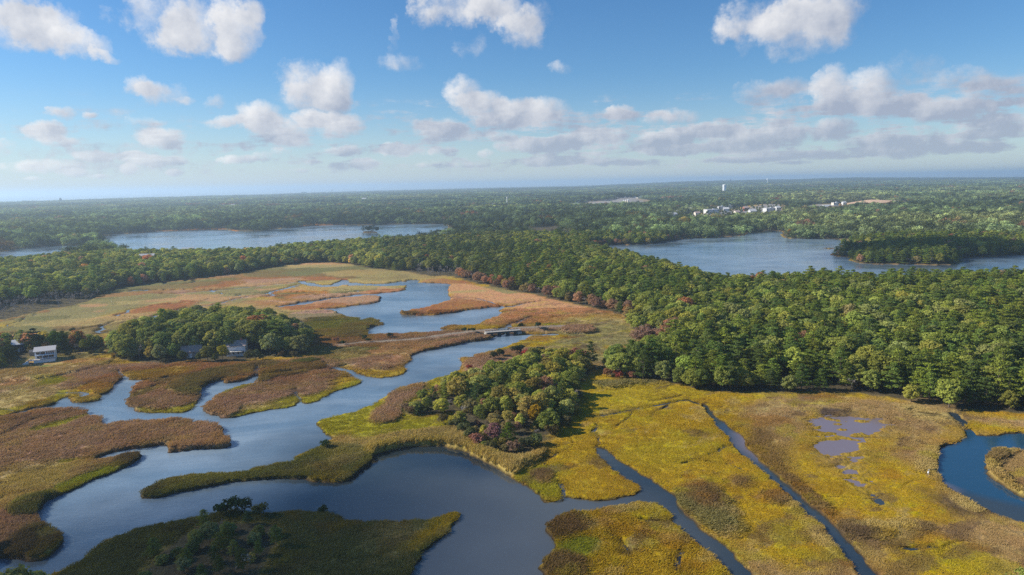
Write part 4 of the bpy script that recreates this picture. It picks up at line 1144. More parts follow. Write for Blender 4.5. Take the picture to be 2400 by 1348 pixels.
def windows(parent, xs, y, z0, z1, w, mat_f=None):
    for x in xs:
        f = Shape()
        f.box(x - w / 2 - .09, x + w / 2 + .09, y - .05, y + .04, z1, z1 + .09).box(x - w / 2 - .09, x + w / 2 + .09, y - .05, y + .04, z0 - .09, z0)
        f.box(x - w / 2 - .09, x - w / 2, y - .05, y + .04, z0, z1).box(x + w / 2, x + w / 2 + .09, y - .05, y + .04, z0, z1)
        fr = f.build('window', mat_f or M_WHITE, parent)
        Shape().box(x - w / 2, x + w / 2, y - .02, y + .03, z0, z1).build('pane', M_GLASS, fr)

def gable_roof(x0, x1, y0, y1, ze, zr, over=.4, th=.18, ridge=.5):
    ym = y0 + (y1 - y0) * ridge
    s = Shape()
    for ya, sg in ((y0 - over, 1), (y1 + over, -1)):
        za = ze - (zr - ze) * over / abs(ym - (y0 if sg > 0 else y1))
        prof = [(ya, za), (ym, zr), (ym, zr + th), (ya, za + th)]
        s.prism(prof if sg < 0 else prof[::-1], x0 - over, x1 + over)
    return s

def body(x0, x1, y0, y1, z0, ze, zr, ridge=.5):
    ym = y0 + (y1 - y0) * ridge
    return Shape().prism([(y0, z0), (y0, ze), (ym, zr), (y1, ze), (y1, z0)], x0, x1)

# the white house with decks on the left
x, y, z = spot(108, 853)
h = empty('deck_house', (x, y, z), rad(27)); h.scale = (.86, .86, .78)
tag(h, 'white two storey house with big windows and decks facing the marsh', 'house')
body(-4.6, 4.6, 0, 7.5, -.5, 6.6, 8.3, .55).build('wall', M_WHITE, h)
gable_roof(-4.6, 4.6, 0, 7.5, 6.6, 8.3, .6, .2, .55).build('roof', M_ROOF, h)
windows(h, (-3.1,), -.02, 4.6, 5.9, 1.7); windows(h, (-.9,), -.02, 4.5, 5.9, 2.1); windows(h, (1.0, 2.0, 3.0, 3.9), -.02, 4.4, 6.0, .62)
for q in (-2.6, .2, 2.9):
    f = Shape().box(q - 1.15, q + 1.15, -.08, -.01, 2.05, 3.85).build('glass_door', M_GLASS, h)
d = Shape().box(-7.2, 4.9, -3.2, -.1, 1.7, 1.95).build('deck', M_DECK, h)
Shape().box(-5.0, 4.9, -3.14, -2.98, 0.1, 1.68).build('skirting', M_WHITE, d)
r = Shape()
for q in np.linspace(-7.1, 4.8, 12): r.box(q - .05, q + .05, -3.16, -3.06, 1.96, 2.95)
r.box(-7.2, 4.9, -3.18, -3.04, 2.96, 3.06).box(-7.2, 4.9, -3.15, -3.07, 2.42, 2.48)
r.build('railing', M_WHITE, d)
b = Shape().box(-4.7, 4.7, -1.4, -.1, 3.92, 4.06).build('balcony', M_WHITE, h)
r = Shape().box(-4.7, 4.7, -1.42, -1.34, 4.08, 4.34)
r.build('railing', M_WHITE, b)
s = Shape()
for k in range(8): s.box(-7.4 - .34 * (k + 1), -7.4 - .34 * k, -3.0, -1.2, 0, 1.9 - .22 * k)
s.build('stair', M_WHITE, h)
Shape().box(-6.8, -5.3, -3.9, -3.25, .1, .8).build('planter', M_DARKWALL, h)
x2, y2, z2 = spot(96, 845)
t_ = empty('shed', (x2 - 5, y2 + 4, z2), rad(20)); tag(t_, 'low grey shed left of the white deck house', 'shed')
body(-2.6, 2.6, 0, 3, 0, 2, 2.9).build('wall', M_GREYWALL, t_); gable_roof(-2.6, 2.6, 0, 3, 2, 2.9, .25).build('roof', M_DARKROOF, t_)
Shape().box(-.5, .5, -.06, -.01, 0, 1.85).build('door', M_WHITE, t_)

def house(name, px_, py_, yaw_, w, d_, ze, zr, wallm, roofm, label, cat='house', wins=3, deck=False, chimney=False, dz=0.0):
    x_, y_, z_ = spot(px_, py_)
    e = empty(name, (x_, y_, z_ + dz), yaw_)
    tag(e, label, cat)
    body(-w / 2, w / 2, 0, d_, -1, ze, zr).build('wall', wallm, e)
    rf = gable_roof(-w / 2, w / 2, 0, d_, ze, zr, .4).build('roof', roofm, e)
    if chimney: Shape().box(w * .2, w * .2 + .8, d_ * .45, d_ * .45 + .8, zr - .6, zr + 1.1).build('chimney', M_BRICK, rf)
    for fl in range(max(1, int(ze // 2.7))):
        windows(e, np.linspace(-w * .36, w * .36, wins), -.02, .9 + 2.7 * fl, 2.2 + 2.7 * fl, min(1.3, w / wins * .5))
    if deck:
        dk = Shape().box(-w * .4, w * .4, -2.4, -.1, 2.4, 2.6).build('deck', M_DECK, e)
        r_ = Shape().box(-w * .4, w * .4, -2.42, -2.34, 3.4, 3.5)
        for q in np.linspace(-w * .4 + .05, w * .4 - .05, 7): r_.box(q - .05, q + .05, -2.42, -2.34, 0, 3.4)
        r_.build('railing', M_WHITE, dk)
    else:
        Shape().box(-.5, .5, -.07, -.01, 0, 2.05).build('door', M_WHITE, e)
    return e
house('marsh_house', 554, 838, rad(10), 8.6, 7, 4.9, 6.9, M_WHITE, M_PINKROOF, 'white house with pinkish roof and blue windows among the grove trees', wins=4, deck=True, chimney=True)
house('marsh_house', 448, 842, rad(14), 9, 7, 3.0, 5.2, M_GREYWALL, M_PINKROOF, 'low brown roofed cottage half hidden at the left of the grove front', wins=3)
house('cottage', 45, 832, rad(25), 5, 5, 4.2, 6.0, M_DARKWALL, M_LIGHTROOF, 'dark cottage with white roof among the left yard trees', wins=2)
house('farmhouse', 1040, 562, rad(5), 14, 9, 6, 9.5, M_WHITE, M_LIGHTROOF, 'white gabled house standing alone in the woods above the pond strip', wins=4, chimney=True)
house('farmhouse', 442, 605, rad(20), 13, 9, 5.4, 9, M_GREYWALL, M_LIGHTROOF, 'pale roofed house half sunk in the left wood', wins=4, dz=5)
house('farmhouse', 345, 634, rad(10), 14, 9, 5.4, 8.6, M_GREYWALL, M_ROOF, 'grey roofed house low in the left wood', wins=4, dz=4)

# bridge on the old causeway
pa, pb = ground(1153, 790), ground(1211, 785.5)
mid = (pa + pb) / 2; ang = math.atan2(pb[1] - pa[1], pb[0] - pa[0]); L = float(np.hypot(*(pb - pa)))
br = empty('road_bridge', (float(mid[0]), float(mid[1]), 0), ang)
tag(br, 'small dark timber road bridge with three openings over the creek', 'bridge')
D = 4.6
Shape().box(-L / 2 - 3, L / 2 + 2.5, 0, D, 2.05, 2.35).build('deck', M_CONC, br)
Shape().box(-L / 2 - 2.5, L / 2 + 2.2, -.12, -.01, 1.75, 2.55).build('girder', M_TEAL, br)
Shape().box(-L / 2 - 2.5, L / 2 + 2.2, D + .01, D + .12, 1.75, 2.55).build('girder', M_TEAL, br)
for q in np.linspace(-L / 2, L / 2, 4):
    Shape().box(q - .55, q + .55, -.3, D + .3, -1.5, 2.04).build('pier', M_TEAL, br)
for yq in (.1, D - .1):
    r_ = Shape().box(-L / 2 - 3, L / 2 + 2.5, yq - .05, yq + .05, 3.05, 3.17)
    for q in np.linspace(-L / 2 - 2.9, L / 2 + 2.4, 12): r_.box(q - .06, q + .06, yq - .06, yq + .06, 2.36, 3.05)
    r_.build('railing', M_DECK, br)
Shape().box(-L / 2 - 3.2, -L / 2 - .56, -.25, D + .25, -1.5, 1.74).build('abutment', M_CONC, br)
Shape().box(L / 2 + .56, L / 2 + 2.8, -.25, D + .25, -1.5, 1.74).build('abutment', M_CONC, br)

# town beyond the lake, works and scattered roofs
def shed_block(name, px_, py_, wpx, hm, dep, wallm, roofm, label, yaw_=0.1, gable=False, cat='building', dz=2.0):
    x_, y_, z_ = spot(px_, py_)
    w = wpx * math.hypot(x_, y_) / F_PX
    e = empty(name, (x_, y_, z_ + dz), yaw_)
    tag(e, label, cat)
    if gable:
        body(-w / 2, w / 2, 0, dep, -6, hm, hm + dep * .28).build('wall', wallm, e)
        gable_roof(-w / 2, w / 2, 0, dep, hm, hm + dep * .28, .6, .4).build('roof', roofm, e)
    else:
        Shape().box(-w / 2, w / 2, 0, dep, -6, hm).build('wall', wallm, e)
        rf = Shape().box(-w / 2 - .3, w / 2 + .3, -.3, dep + .3, hm + .02, hm + .7).build('roof', roofm, e)
        Shape().box(w * .1, w * .1 + 3, dep * .4, dep * .4 + 2.4, hm + .72, hm + 2.2).build('vent', M_STEEL, rf)
    n = max(2, int(w / 9))
    for q in np.linspace(-w * .4, w * .4, n):
        Shape().box(q - 1.4, q + 1.4, -.12, -.02, hm * .45, hm * .45 + 2.2).build('window', M_GLASS, e)
    return e
M_FADED = plain('faded white wall', (.56, .56, .55), .75, .12, .2)
M_FADEDROOF = plain('faded roof sheet', (.50, .50, .50), .75, .15, .2)
W_, R_ = M_FADED, M_FADEDROOF
for args in (
 ('warehouse', 1672, 502, 28, 7, 24, W_, R_, 'long white warehouse at the centre of the lake town'), ('house', 1578, 513, 20, 6, 12, W_, R_, 'white house lowest in the lake town, nearest the trees', .3, True),
 ('house', 1597, 498, 9, 7, 14, M_CREAM, M_PINKROOF, 'small pinkish house at the left end of the lake town'), ('warehouse', 1692, 494, 15, 7, 18, W_, R_, 'white flat building just right behind the long warehouse'),
 ('house', 1702, 500, 12, 7, 12, W_, R_, 'white gabled house right of the long warehouse', -.2, True), ('warehouse', 1710, 491, 14, 6, 16, M_CREAM, R_, 'pale flat hall at the back of the lake town'),
 ('house', 1636, 508, 11, 5, 10, M_CREAM, M_PINKROOF, 'pink roofed house below the long warehouse', .2, True), ('house', 1618, 499, 12, 6, 12, W_, R_, 'white house between the pinkish house and the warehouse', .1, True),
 ('house', 1766, 505, 14, 6, 14, W_, R_, 'white house at the right foot of the lake town', .1, True), ('house', 1730, 506, 10, 5, 12, M_CREAM, M_PINKROOF, 'cream house in the trees right of the town centre', .2, True),
 ('warehouse', 1807, 500, 20, 8, 20, W_, R_, 'bright white block at the right end of the lake town'), ('house', 1825, 496, 9, 6, 12, W_, R_, 'small white house beside the right end block', .1, True),
 ('house', 1750, 496, 10, 6, 12, M_BRICK, M_PINKROOF, 'brownish house under the dark mound', .1, True), ('house', 1590, 505, 8, 5, 10, W_, R_, 'little white house among the left town trees', .2, True),
 ('factory', 1452, 487, 18, 9, 30, M_BRICK, M_PINKROOF, 'red brick factory in the works by the solar hill'), ('warehouse', 1352, 485, 20, 8, 30, W_, R_, 'white hall left of the works'),
 ('warehouse', 1484, 484, 14, 9, 26, M_CREAM, R_, 'cream hall right of the red factory'), ('warehouse', 1484, 471.5, 8, 14, 30, W_, R_, 'tall white shed at the right end of the solar hill'), ('warehouse', 1502, 470, 14, 9, 30, M_CREAM, R_, 'cream sheds behind the solar hill'),
 ('warehouse', 1152, 485, 18, 8, 24, M_CREAM, M_PINKROOF, 'pale hall beyond the dark hill'), ('warehouse', 1200, 487, 18, 6, 22, W_, R_, 'low white hall right of the pale hall'), ('warehouse', 1084, 471, 14, 8, 40, W_, R_, 'long white roof far left of the mast'),
 ('warehouse', 1247, 475.5, 12, 8, 30, W_, R_, 'white roof far right of the mast'), ('house', 853, 475, 10, 8, 30, W_, R_, 'far white roof left of the pond woods', .1, True), ('house', 545, 492, 9, 8, 24, W_, R_, 'pale roofs of a far hamlet, right one', .1, True),
 ('house', 520, 490, 6, 7, 20, W_, R_, 'pale roof of a far hamlet, left one', .2, True), ('house', 238, 501, 12, 7, 20, W_, R_, 'low pale roof far off at the left', .1, True), ('house', 712, 455, 10, 10, 50, W_, R_, 'distant white hall near the horizon left of the thin mast'),
 ('house', 762, 523, 9, 5, 10, M_GREYWALL, R_, 'grey boathouse on the far pond shore', .2, True), ('house', 784, 521, 12, 5, 10, M_GREYWALL, R_, 'pale roofed house on the far pond shore', .1, True),
 ('house', 1960, 487, 12, 5, 12, M_CREAM, R_, 'pale crusher building at the sand works'), ('house', 1980, 484, 7, 7, 10, W_, R_, 'white silo house at the sand works', .1, True), ('house', 1940, 494, 14, 6, 16, W_, R_, 'white shed below the sand works', .1, True)):
    shed_block(*args)
for k, q in enumerate((1462, 1467, 1472)):
    x_, y_, z_ = spot(q, 486)
    t_ = empty('silo', (x_, y_, z_ + 3), 0); tag(t_, 'cream silo in the row at the works', 'silo', 'silos at the works')
    Shape().lathe([(3.2, -5), (3.2, 16 + k)], 12).build('shell', M_CREAM, t_); Shape().lathe([(3.3, 16.05 + k), (.3, 18 + k)], 12).build('roof', M_STEEL, t_)
# solar panels on the capped hill
for k in range(9):
    x_, y_, z_ = spot(1372 + 14 * k, 471.5 - abs(k - 4.5) * .25)
    t_ = empty('solar_array', (x_, y_, z_ + 8), .05); tag(t_, 'pale solar array on the capped hill', 'solar panels', 'solar arrays on the hill')
    s = Shape()
    for r_ in range(6):
        s.prism([(r_ * 14, 1.0), (r_ * 14 + 9, 5.0), (r_ * 14 + 9, 5.3), (r_ * 14, 1.3)], -14, 14)
    s.build('panel', M_PANEL, t_)
    p_ = Shape()
    for r_ in range(6):
        for q in (-11, 0, 11): p_.box(q - .2, q + .2, r_ * 14 + 4.3, r_ * 14 + 4.7, -4, 2.8)
    p_.build('frame', M_DARKSTEEL, t_)
# water towers and masts
def at_depth(px_, py_, dist_):
    d = ray(px_, py_); d = d / np.hypot(d[0], d[1])
    return float(d[0] * dist_), float(d[1] * dist_), float(CAM_H + d[2] * dist_)
x_, y_, zt = at_depth(1698, 432, 3600)
t_ = empty('water_tank', (x_, y_, zt - 24), 0); tag(t_, 'pale cylindrical water tank standing out of the woods', 'water tank')
Shape().lathe([(8.6, -25), (8.6, 21.5)], 28).build('shell', M_STEEL, t_); Shape().lathe([(8.8, 21.55), (6.5, 23.1), (1, 24.0)], 28).build('roof', M_LIGHTROOF, t_)
x_, y_, zt = at_depth(1799, 418.5, 7600)
t_ = empty('water_tower', (x_, y_, zt - 40), 0); tag(t_, 'far white water tower on the horizon ridge', 'water tower')
Shape().lathe([(3, -30), (2.6, 24)], 12).build('pedestal', M_STEEL, t_); Shape().lathe([(3, 24.05), (10, 28), (11, 33), (9, 38), (2, 40)], 18).build('tank', M_WHITE, t_)
x_, y_, zt = at_depth(1712, 420.5, 7800)
t_ = empty('water_tower', (x_, y_, zt - 30), 0); tag(t_, 'small dark tower on the horizon above the pale tank', 'tower')
Shape().box(-4, 4, -4, 4, -40, 24).build('shaft', M_DARKSTEEL, t_); Shape().box(-5, 5, -5, 5, 24.05, 30).build('cap', M_DARKSTEEL, t_)
x_, y_, zt = at_depth(1188, 458.5, 2500)
t_ = empty('wind_turbine', (x_, y_, zt - 34), .3); tag(t_, 'white mast with two raised blades standing above the far woods', 'wind turbine')
Shape().lathe([(2.0, -14), (1.3, 27)], 12).build('tower', M_STEEL, t_); Shape().box(-1.4, 1.4, -3, 2, 27.05, 29.6).build('hub', M_STEEL, t_)
for sg in (-1, 1):
    Shape().poly([(sg * .3, -3.2, 29), (sg * 1.6, -3.2, 28.6), (sg * 8.0, -3.2, 33.6), (sg * 7.2, -3.2, 34.2)]).poly([(sg * 7.2, -2.8, 34.2), (sg * 8.0, -2.8, 33.6), (sg * 1.6, -2.8, 28.6), (sg * .3, -2.8, 29)]).poly([(sg * .3, -3.2, 29), (sg * 7.2, -3.2, 34.2), (sg * 7.2, -2.8, 34.2), (sg * .3, -2.8, 29)]).build('blade', M_STEEL, t_)
x_, y_, zt = at_depth(778, 444, 5600)
t_ = empty('radio_mast', (x_, y_, zt - 70), 0); tag(t_, 'thin dark radio mast on the left horizon', 'mast')
Shape().lathe([(1.6, -10), (1.0, 70)], 6).build('pole', M_DARKSTEEL, t_); Shape().box(-3, 3, -.5, .5, 60, 61.5).build('crossbar', M_DARKSTEEL, t_)
x_, y_, zt = at_depth(141, 463.5, 6400)
t_ = empty('radio_mast', (x_, y_, zt - 30), 0); tag(t_, 'small dark block like tower at the far left horizon', 'tower')
Shape().box(-7, 7, -4, 4, -20, 24).build('shaft', M_DARKSTEEL, t_); Shape().box(-3, 3, -2, 2, 24.05, 30).build('cap', M_DARKSTEEL, t_)
# white egret by the bend
x_, y_, z_ = spot(2175, 1118)
egret = Shape().lathe([(.05, .55), (.2, .7), (.24, .95), (.12, 1.2), (.05, 1.3)], 10).lathe([(.05, 1.28), (.05, 1.7), (.09, 1.78), (.03, 1.9)], 8, .12).lathe([(.025, 0), (.025, .56)], 5, .05, .05).lathe([(.025, 0), (.025, .56)], 5, -.05, -.05)
eg = egret.build('egret', M_WHITE); eg.location = (x_, y_, z_ + .1); eg.scale = (1, 1, .9)
tag(eg, 'white wading bird standing on the marsh left of the blue bend', 'bird')
# ------------------------------------------------------------------ sun, sky with its clouds, haze
sd = bpy.data.lights.new('sun', 'SUN'); sd.energy = 4.0; sd.angle = rad(.5); sd.color = (1.0, .93, .82)
so = bpy.data.objects.new('sun', sd); COL.objects.link(so)
so.rotation_euler = Vector(SUN).to_track_quat('Z', 'Y').to_euler()
W = bpy.data.worlds.new('World'); SC.world = W; W.use_nodes = True
W.node_tree.nodes.clear()
T = NT(W.node_tree)
wout = T.add('ShaderNodeOutputWorld')
sky = T.add('ShaderNodeTexSky', sky_type='NISHITA', sun_disc=False, sun_elevation=SUN_EL, sun_rotation=SUN_AZ, altitude=80, air_density=1.0, dust_density=SKY_DUST, ozone_density=SKY_OZONE)
dirn = T.add('ShaderNodeTexCoord').outputs['Generated']
sep = T.add('ShaderNodeSeparateXYZ', {0: dirn})
azr = T.math('MULTIPLY', T.math('ARCTAN2', sep.outputs[0], sep.outputs[1]), 180 / math.pi)
elr = T.math('MULTIPLY', T.math('ARCSINE', sep.outputs[2]), 180 / math.pi)
# cloud banks: centre (survey point), half sizes, weight, greyness
CL = '''
 20 55 95 60 1 .1; 110 65 90 50 1 .1; 190 95 75 38 1 .12; 60 20 90 40 1 .05; 150 30 60 30 .55 .1; 245 125 35 16 .7 .2
 385 40 85 65 .85 .1; 470 60 90 65 1.1 .1; 565 70 60 75 1.1 .1; 545 120 45 36 .9 .15; 300 15 50 35 .5 .1; 420 95 60 35 .9 .1; 600 30 30 40 .8 .1
 345 198 45 26 1 .1; 385 215 48 34 1 .12; 425 230 26 12 .7 .15; 500 238 30 18 .75 .1; 705 192 52 44 1.1 .1; 775 205 58 56 1.15 .25; 735 232 85 30 1 .35
 725 280 42 20 .9 .15; 795 295 60 32 1.1 .2; 600 278 58 34 1.1 .15; 525 288 62 14 .8 .1; 655 310 75 30 1 .35; 690 335 50 14 .7 .3
 382 320 58 24 1.1 .1; 345 285 45 12 .5 .1; 108 308 50 24 1.1 .1; 140 332 52 13 .8 .2; 146 268 34 14 .8 .1; 216 270 18 8 .7 .1
 232 367 58 13 1 .1; 370 373 76 14 .9 .1; 315 360 34 9 .8 .1; 105 392 95 17 1 .1; 175 407 42 11 .8 .1; 76 418 28 6 .7 .1; 305 394 20 12 .9 .1; 408 402 22 9 .9 .1; 560 376 46 11 .9 .15; 612 370 24 12 .7 .15; 235 415 35 6 .6 .1; -10 345 50 20 .6 .1
 800 355 50 12 .8 .2; 922 350 30 19 1.05 .15; 852 385 32 13 1.05 .2; 735 380 22 7 .5 .3; 705 400 24 6 .5 .3; 658 357 28 9 .6 .2
 1095 215 48 36 1.1 .15; 1130 250 62 32 1 .35; 1240 262 85 32 1 .35; 1160 285 60 16 .7 .5; 1030 302 60 24 .95 .3; 985 285 24 12 .5 .3
 1085 25 100 38 1 .2; 1180 25 90 45 1.1 .2; 1235 75 62 50 1 .25; 1270 35 45 62 .9 .4; 1010 40 40 26 .5 .2; 960 158 72 26 .62 .2; 935 95 14 40 .35 .2; 1336 160 30 20 .62 .15; 1110 105 40 30 .4 .3
 1790 45 105 55 1 .25; 1870 70 100 68 1.1 .3; 1920 10 100 55 1 .35; 1720 70 60 28 .6 .35; 1750 120 30 26 .4 .4; 1950 55 60 60 .8 .5
 1945 205 48 48 1.1 .25; 2035 200 55 46 1.1 .2; 1985 240 80 30 1 .5; 2115 248 70 26 .9 .9; 1790 215 76 28 .8 .6; 1850 205 50 20 .5 .7
 2130 160 80 48 .55 .7; 2270 175 70 30 .6 .8; 2350 200 100 42 .75 .7; 2250 255 120 30 .8 .85; 2350 295 110 30 .9 .75; 2180 265 50 24 .6 .8
 1460 265 46 20 .75 .5; 1570 275 66 18 .7 .55; 1395 320 74 20 .95 .45; 1255 340 95 18 .85 .65; 1330 330 60 16 .8 .5; 1570 322 80 18 .9 .45; 1680 300 64 18 .85 .6; 1730 330 90 24 .95 .75; 1830 320 80 26 .95 .6; 1610 352 110 14 .9 .55
 1450 382 100 8 .7 .85; 1290 380 90 10 .75 .8; 1950 300 60 26 .85 .6; 2050 332 100 20 .95 .85; 2130 350 110 20 .95 .95; 2280 345 110 15 .9 .95; 1720 374 130 7 .7 .95; 1950 360 120 12 .8 .95; 1170 318 36 12 .7 .3; 1035 354 32 12 .75 .3; 1135 358 26 11 .75 .25
 1020 385 44 9 .6 .45; 1100 385 60 7 .55 .6; 1860 380 60 5 .6 .95; 1660 310 30 12 .6 .3; 1700 -120 240 70 .9 .4; 800 -140 200 60 .9 .3; 300 -160 200 60 .9 .2; 1250 -240 260 80 1 .4; 2200 -100 160 50 .8 .5'''
def azel(x_, y_):
    d = ray(x_, y_); d = d / np.linalg.norm(d)
    return math.degrees(math.atan2(d[0], d[1])), math.degrees(math.asin(d[2]))
rows = []
for r_ in CL.replace('\n', ';').split(';'):
    v = [float(q) for q in r_.split()]
    if len(v) != 6: continue
    a, e = azel(v[0], v[1])
    a2, _ = azel(v[0] + v[2], v[1]); _, e2 = azel(v[0], v[1] - v[3])
    rows.append((a, e, 1 / ((a2 - a) * 1.16), 1 / ((e2 - e) * 1.2), v[4] * (1.75 if v[0] > 1180 and v[1] > 240 else 1.3 if v[1] > 240 else 1.0), v[5]))
while len(rows) % 3: rows.append((0, -80, 1, 1, 0, 0))
# warp the lookup so no outline stays an ellipse
nz = T.noise(dirn, 9.0, 5, .6, 'Color'); nf = T.noise(dirn, 34.0, 7, .68, 'Color')
wz = T.add('ShaderNodeSeparateColor', {0: nz}); wf = T.add('ShaderNodeSeparateColor', {0: nf})
amp = T.ramp(elr, 0.5, 12, .10, 1.0)
def warp(base, s1, s2, k1, k2):
    q = T.math('ADD', T.math('MULTIPLY_ADD', s1, k1, -.5 * k1), T.math('MULTIPLY_ADD', s2, k2, -.5 * k2))
    return T.math('MULTIPLY_ADD', q, amp, base)
AZN = warp(azr, wz.outputs[0], wf.outputs[0], 5.5, 2.7)
ELN = warp(elr, wz.outputs[1], wf.outputs[1], 3.6, 2.1)
av = T.add('ShaderNodeCombineXYZ', {0: AZN, 1: AZN, 2: AZN}).outputs[0]
ev = T.add('ShaderNodeCombineXYZ', {0: ELN, 1: ELN, 2: ELN}).outputs[0]
S = G = H = None
acc = lambda s_, q: q if s_ is None else T.math('ADD', s_, q)
for k in range(0, len(rows), 3):
    R3 = rows[k:k + 3]
    A = T.vec('MULTIPLY_ADD', av, tuple(q[2] for q in R3), tuple(-q[0] * q[2] for q in R3))
    E = T.vec('MULTIPLY_ADD', ev, tuple(q[3] for q in R3), tuple(-q[1] * q[3] for q in R3))
    D2 = T.vec('MULTIPLY_ADD', E, E, T.vec('MULTIPLY', A, A))
    Wt = T.vec('MULTIPLY', T.vec('MAXIMUM', T.vec('SUBTRACT', (1, 1, 1), D2), (0, 0, 0)), tuple(q[4] for q in R3))
    S = acc(S, T.vec('DOT_PRODUCT', Wt, (1, 1, 1), out=1))
    G = acc(G, T.vec('DOT_PRODUCT', Wt, tuple(q[5] for q in R3), out=1))
    lit = T.vec('MULTIPLY_ADD', E, (.75, .75, .75), T.vec('MULTIPLY', A, (-.55, -.55, -.55)))
    H = acc(H, T.vec('DOT_PRODUCT', Wt, lit, out=1))
# a broken layer low over the horizon, thickest to the right
lay = T.noise(T.add('ShaderNodeCombineXYZ', {0: T.math('MULTIPLY', azr, .17), 1: T.math('MULTIPLY', elr, .95), 2: 3.7}).outputs[0], 1.0, 9, .66)
band = T.math('MULTIPLY', T.ramp(elr, .8, 2.0), T.ramp(elr, 7.2, 4.2))
lay = T.math('MULTIPLY', T.math('MULTIPLY', T.ramp(lay, .44, .62), band), T.ramp(azr, -34, 8, .5, 1.9))
S = T.math('ADD', S, lay); G = T.math('MULTIPLY_ADD', lay, .66, G)
den = T.math('ADD', S, .02)
grey, side = T.math('DIVIDE', G, den), T.math('DIVIDE', H, den)
puff = T.noise(dirn, 17.0, 9, .6)
sunoff = T.vec('ADD', dirn, tuple(float(q) * .02 for q in (SUN * np.array([1, 1, 1.6]))))
puff2 = T.noise(sunoff, 17.0, 6, .6)
wisp = T.noise(dirn, 70.0, 6, .7)
low = T.ramp(elr, 3.0, 7.5, 1.0, 0.0)
puffl = T.math('ADD', T.math('MULTIPLY', T.noise(dirn, 46.0, 7, .6), low), T.math('MULTIPLY', puff, T.math('SUBTRACT', 1.0, low)))
dens = T.math('ADD', S, T.math('MULTIPLY_ADD', puffl, T.math('MULTIPLY_ADD', low, 1.1, 2.3), T.math('MULTIPLY_ADD', low, -.45, -1.2)))
dens = T.math('ADD', dens, T.math('MULTIPLY_ADD', wisp, 1.0, -.5))
dens = T.math('MULTIPLY', dens, T.ramp(S, .0, .18))
alpha = T.add('ShaderNodeMapRange', {'Value': dens, 'From Min': -.06, 'From Max': 1.42}, interpolation_type='SMOOTHSTEP').outputs[0]
relief = T.math('SUBTRACT', puff, puff2)
bright = T.math('ADD', T.math('MULTIPLY_ADD', side, .50, .74), T.math('MULTIPLY', relief, 1.5))
bright = T.math('SUBTRACT', bright, T.math('MULTIPLY', grey, .75))
bright = T.math('SUBTRACT', bright, T.math('MULTIPLY', T.ramp(dens, .5, 1.6), .12), clamp=True)
ccol = T.mix(bright, CLOUD_DARK, CLOUD_LIT)
skyc = T.mix(1.0, sky.outputs[0], SKY_TINT, 'MULTIPLY')
skyc = T.add('ShaderNodeHueSaturation', {'Saturation': SKY_SAT, 'Color': skyc}).outputs[0]
k = 1.0 / SKY_K
v1 = T.ramp(elr, -.5, 9.0, 1.0, 0.0)
veil = T.math('MULTIPLY', T.math('MULTIPLY', v1, v1), T.ramp(azr, -40, 40, .95, .72))
skyc = T.mix(veil, skyc, tuple(q * k for q in (.345, .385, .42)))
alpha = T.math('MULTIPLY', alpha, T.ramp(elr, .2, 5, .75, .97))
final = T.mix(alpha, skyc, T.mix(1.0, ccol, (k, k, k), 'MULTIPLY'))
bg = T.add('ShaderNodeBackground', {'Color': final, 'Strength': SKY_K})
T.l.new(bg.outputs[0], wout.inputs[0])
W.cycles.sampling_method = 'NONE'

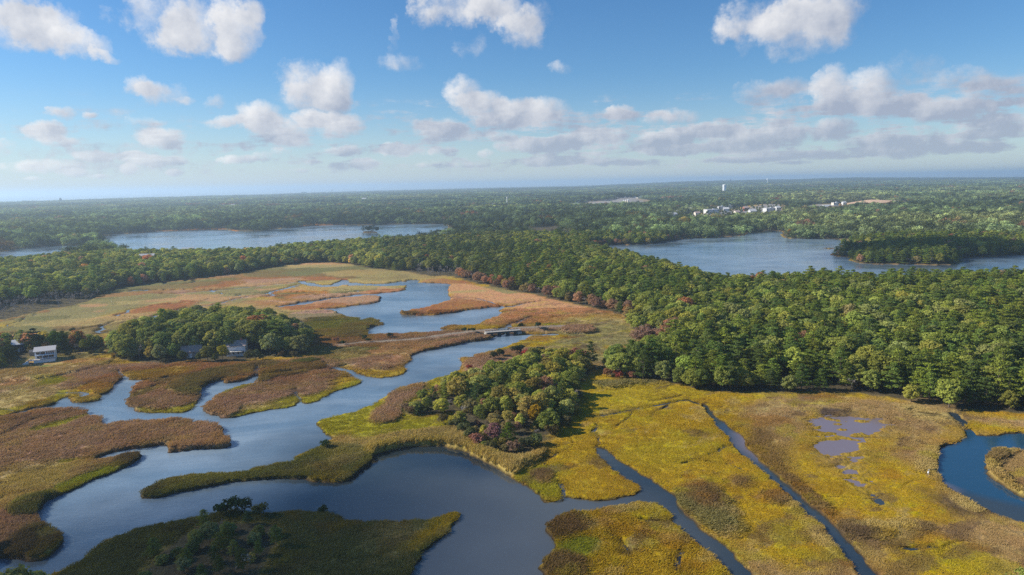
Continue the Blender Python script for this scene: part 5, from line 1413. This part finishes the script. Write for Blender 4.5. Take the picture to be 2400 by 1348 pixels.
# two small clouds overhead whose shade darkens the near left bank and the wooded point
def cloud(px_, py_, height, rx, ry, rz, label, density):
    g = ground(px_, py_); s_ = (height - 3) / SUN[2]
    c = np.array([g[0], g[1], 3]) + SUN * s_
    bm_ = bpy.data.meshes.new('cloud')
    import bmesh
    b_ = bmesh.new(); bmesh.ops.create_icosphere(b_, subdivisions=5, radius=1.0)
    for v_ in b_.verts:
        p = np.array(v_.co)
        n_ = 1 + .30 * float(fbm(np.array([p[0] * 3 + 7]), np.array([p[1] * 3 + p[2] * 2.1]), 1.5, 4, 151)[0]) + .25 * float(fbm(np.array([p[2] * 3]), np.array([p[0] * 3 - p[1] * 1.7]), 1.2, 3, 153)[0])
        q = p * n_ * np.array([rx, ry, rz])
        if q[2] < -rz * .4: q[2] = -rz * .4 + (q[2] + rz * .4) * .25
        v_.co = q
    b_.to_mesh(bm_); b_.free()
    m, TT, out = material('cloud vapour')
    v = TT.add('ShaderNodeVolumePrincipled', {'Color': (.97, .97, .98, 1), 'Density': density, 'Anisotropy': .3})
    TT.l.new(v.outputs[0], out.inputs['Volume'])
    o = link('cloud', bm_, m); o.location = c
    return tag(o, label, 'cloud')
cloud(470, 1350, 760, 58, 44, 28, 'small cloud above the near left bank that shades it', .022)
cloud(2170, 598, 820, 100, 48, 40, 'small cloud that shades the wooded point in the lake', .03)
cloud(1190, 492, 900, 260, 60, 60, 'long cloud that shades the dark hill in the middle distance', .02)

cloud(960, 478, 1250, 520, 90, 70, 'long cloud that shades a band of the far woods', .02)
if HAZE > 0:
    hz = Shape().box(-38000, 38000, -38000, 38000, -4, 150).build('haze', None)
    m, TT, out = material('haze')
    v = TT.add('ShaderNodeVolumePrincipled', {'Color': HAZE_COL, 'Density': HAZE, 'Anisotropy': .35})
    TT.l.new(v.outputs[0], out.inputs['Volume'])
    hz.data.materials.clear(); hz.data.materials.append(m)
    tag(hz, 'pale blue haze lying over the whole marsh and woods', 'haze', kind='stuff')

SC.view_settings.view_transform = 'Standard'
SC.view_settings.look = 'None'
SC.view_settings.exposure = EXPO
SC.view_settings.gamma = 1.0
cy = SC.cycles
cy.max_bounces = 5; cy.diffuse_bounces = 2; cy.glossy_bounces = 2; cy.transmission_bounces = 3; cy.volume_bounces = 1; cy.transparent_max_bounces = 6
cy.use_adaptive_sampling = False
cy.caustics_reflective = cy.caustics_refractive = False
cy.sample_clamp_indirect = 4.0
try:
    cy.use_denoising = DENOISE
    cy.denoiser = 'OPENIMAGEDENOISE'
    cy.denoising_input_passes = 'RGB_ALBEDO_NORMAL'
except Exception:
    pass
